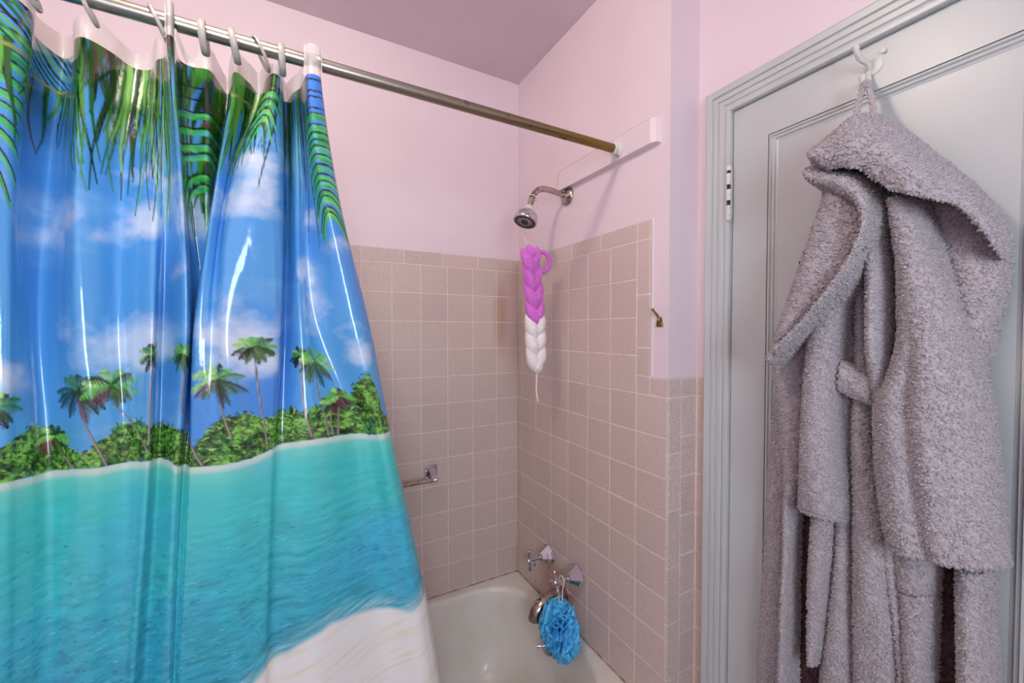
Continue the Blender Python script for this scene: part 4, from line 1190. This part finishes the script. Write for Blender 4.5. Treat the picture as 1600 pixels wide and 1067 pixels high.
def robe():
    root = empty('bath_robe', (XD - .05, -1.2, .60))
    o = np.array([XD - .05, -1.2, .60])
    names = {'back_panel': 'back_panel', 'side_panel': 'side_panel', 'front_edge': 'front_edge', 'hood_drape': 'hood_side', 'front_panel_a': 'front_panel', 'front_panel_b': 'front_panel', 'sleeve_big': 'sleeve', 'lapel': 'lapel', 'sleeve_small': 'sleeve', 'collar': 'collar', 'hood': 'hood', 'hood_rim': 'hood_rim', 'inner_fold': 'inner_fold', 'front_fold': 'front_fold', 'pocket': 'pocket', 'side_fold': 'side_fold', 'belt_loop': 'belt_loop'}
    r = np.random.default_rng(5)
    for key, (d0, th, lad) in ROBE.items():
        lad = np.array(lad)
        ln = np.linalg.norm(np.diff(lad[:, :2], axis=0), axis=1).sum()
        wd = np.linalg.norm(lad[:, :2] - lad[:, 2:], axis=1).max()
        nu = max(10, int(ln / .005)); nv = max(12, int(wd * 1.35 / .0045))
        L = resample(lad, nu)
        s = np.linspace(0, 1, nv)
        # pillow section: rounded edges, back lying on the layer beneath
        ang = np.pi * s
        across = .5 - .5 * np.cos(ang)
        across = .35 * across + .65 * s
        bulge = np.sin(ang) ** .55
        q = np.linspace(0, 1, nu)
        if key == 'hood':
            bulge = np.sin(np.pi / 2 * np.minimum(1, s / .62)) ** .75 * (1 - .10 * np.maximum(0, (s - .62) / .38) ** 2)
            across = s
        taper = np.ones(nu)
        taper[:] = np.clip(np.minimum(q / .03, (1 - q) / .03), 0, 1) ** .5 if key not in ('hood',) else np.clip(np.minimum(q / .10, (1 - q) / .45), 0, 1) ** .6
        Yg = L[:, 0:1] * (1 - across) + L[:, 2:3] * across
        Zg = L[:, 1:2] * (1 - across) + L[:, 3:4] * across
        dep = (d0 + th * bulge[None, :] * (.35 + .65 * taper[:, None])) if key != 'hood' else (.045 + (d0 - .045) * taper[:, None] + th * bulge[None, :] * (.12 + .88 * taper[:, None]))
        dep = dep - d0 * .0
        wob = vnoise(Yg, Zg, .06, .25, sum(map(ord, key)) % 97, 2) - .5
        dep = dep + wob * min(.02, th * .45) * bulge[None, :]
        if key == 'sleeve_big':
            g2 = np.exp(-((across[None, :] - (.35 + .12 * q)[:, None]) / .09) ** 2) * np.clip((q - .35) / .2, 0, 1)[:, None]
            dep = dep - .014 * g2
        if key == 'pocket':
            g = np.exp(-((q - .25) / .02) ** 2)[:, None]
            dep = dep - .008 * g
        if key in ('sleeve_big', 'sleeve_small'):
            g = np.exp(-((q - .955) / .008) ** 2)[:, None]
            dep = dep - .004 * g
        if key in ('sleeve_big', 'lapel', 'hood_drape', 'front_panel_a', 'front_panel_b', 'collar'):
            dep = dep - (dep - .03) * (np.clip(1 - q / (.05 if key != 'hood_drape' else .09), 0, 1) ** .7)[:, None]
        if key == 'lapel':
            dep = dep - (dep - .05) * (np.clip((q - .62) / .38, 0, 1) ** 1.3)[:, None]
        dep = np.maximum(dep, .003)
        Xg = XD - dep
        G = np.stack([Xg, Yg, Zg], -1) - o
        # side walls back to the layer beneath
        back = G.copy(); 
        edgeL = G[:, :1].copy(); edgeL[..., 0] = XD - max(.003, d0 * .55) - o[0]; edgeL[..., 1] -= .004 * np.sign(L[:, 2] - L[:, 0]).mean() * -1
        edgeR = G[:, -1:].copy(); edgeR[..., 0] = XD - max(.003, d0 * .55) - o[0]
        if key == 'hood':
            edgeR[..., 2] += .045
        Gf = np.concatenate([edgeL, G, edgeR], 1)
        top = Gf[:1].copy(); top[..., 0] = XD - max(.003, d0 * .55) - o[0]
        bot = Gf[-1:].copy(); bot[..., 0] = XD - max(.003, d0 * .55) - o[0]
        Gf = np.concatenate([top, Gf, bot], 0)
        nr, nc = Gf.shape[:2]
        idx = np.arange(nr * nc).reshape(nr, nc)
        F = np.stack([idx[:-1, :-1], idx[:-1, 1:], idx[1:, 1:], idx[1:, :-1]], -1).reshape(-1, 4)
        V = Gf.reshape(-1, 3)
        # orientation: faces must look away from the door
        a_, b_, c_ = V[F[:, 0]], V[F[:, 1]], V[F[:, 3]]
        nrm = np.cross(b_ - a_, c_ - a_)
        if nrm[:, 0].sum() > 0:
            F = F[:, ::-1]
        back_face = [idx[0, ::-1].tolist() + idx[1:, 0].tolist() + idx[-1, 1:].tolist() + idx[-2:0:-1, -1].tolist()]
        # curly pile: small bent tufts standing on every panel
        a_, b_, c_, d_ = V[F[:, 0]], V[F[:, 1]], V[F[:, 2]], V[F[:, 3]]
        nn = np.cross(c_ - a_, d_ - b_)
        ar = .5 * np.linalg.norm(nn, axis=1)
        keep = ar > 1e-9
        nn = nn / np.maximum(np.linalg.norm(nn, axis=1, keepdims=True), 1e-12)
        cnt = int(ar.sum() / (.0046 ** 2))
        pick = r.choice(len(F), cnt, p=ar / ar.sum())
        u, w = r.random(cnt)[:, None], r.random(cnt)[:, None]
        base = (a_[pick] * (1 - u) + b_[pick] * u) * (1 - w) + (d_[pick] * (1 - u) + c_[pick] * u) * w
        N = nn[pick]
        tng = np.cross(N, r.normal(size=(cnt, 3))); tng /= np.linalg.norm(tng, axis=1, keepdims=True)
        tng = tng + np.array([0, 0, -.5]); tng -= N * (tng * N).sum(1, keepdims=True); tng /= np.maximum(np.linalg.norm(tng, axis=1, keepdims=True), 1e-9)
        bit = np.cross(N, tng)
        hgt = r.uniform(.0026, .0050, (cnt, 1)); wid = r.uniform(.0021, .0034, (cnt, 1))
        base = base - N * .001
        ring0 = [base + (tng * math.cos(k * 2.094) + bit * math.sin(k * 2.094)) * wid * 1.1 for k in range(3)]
        ring1 = [base + N * hgt * .70 + tng * hgt * .25 + (tng * math.cos(k * 2.094) + bit * math.sin(k * 2.094)) * wid * .8 for k in range(3)]
        tip = base + N * hgt * 1.1 + tng * hgt * .6
        TV = np.stack(ring0 + ring1 + [tip], 1).reshape(-1, 3)
        s0 = len(V) + np.arange(cnt) * 7
        tris = []
        for k in range(3):
            k2 = (k + 1) % 3
            tris += [np.stack([s0 + k, s0 + k2, s0 + 3 + k2], -1), np.stack([s0 + k, s0 + 3 + k2, s0 + 3 + k], -1), np.stack([s0 + 3 + k, s0 + 3 + k2, s0 + 6], -1)]
        TF = np.concatenate(tris)
        allV = np.concatenate([V, TV])
        nq, ntri = len(F), len(TF)
        loops = np.concatenate([F.ravel(), TF.ravel()]).astype(np.int32)
        starts = np.concatenate([np.arange(nq) * 4, nq * 4 + np.arange(ntri) * 3]).astype(np.int32)
        me = bpy.data.meshes.new(names[key])
        me.vertices.add(len(allV)); me.vertices.foreach_set('co', allV.astype(np.float32).ravel())
        me.loops.add(len(loops)); me.loops.foreach_set('vertex_index', loops)
        me.polygons.add(nq + ntri); me.polygons.foreach_set('loop_start', starts)
        me.update(calc_edges=True)
        link(names[key], me, 'back_fleece' if key == 'back_panel' else 'fleece', root, True)
    cord = [Vector(q) - Vector(o) for q in [[0.0146,-1.2076,1.8427],[0.0396,-1.2012,1.8762],[0.0646,-1.196,1.909],[0.0726,-1.1975,1.9294],[0.0726,-1.2014,1.9285],[0.0646,-1.2086,1.9026],[0.0396,-1.2219,1.8719],[0.0146,-1.2351,1.8302]]]
    pth = smooth_path(cord, 14)
    for ph in (0, math.pi):
        tw = []
        for i, p_ in enumerate(pth):
            a = i * .55 + ph
            tw.append(p_ + Vector((.0022 * math.cos(a), .0026 * math.sin(a), .001 * math.sin(a))))
        b = MB(); b.tube(tw, .0032, 8); b.build('hanging_loop', 'fleece', root, True)
    tag(root, 'grey hooded sherpa fleece bath robe hanging on the door hook', 'bath robe')


robe()

# ------------------------------------------------------------------ ceiling lamp, above and in front of the curtain
lp = empty('ceiling_lamp', (-1.05, -.95, H))
b = MB(); b.lathe((0, 0, 0), (0, 0, -1), [(0, .12), (.015, .12), (.022, .105)], 32); b.build('base', 'white_metal', lp, auto=A40)
b = MB(); b.lathe((0, 0, -.02), (0, 0, -1), [(0, .055), (.02, .070), (.05, .074), (.08, .062), (.10, .035), (.106, 0)], 32); b.build('shade', 'lamp_glow', lp, auto=A40)
tag(lp, 'round milk glass ceiling lamp above the bathroom floor', 'ceiling lamp')
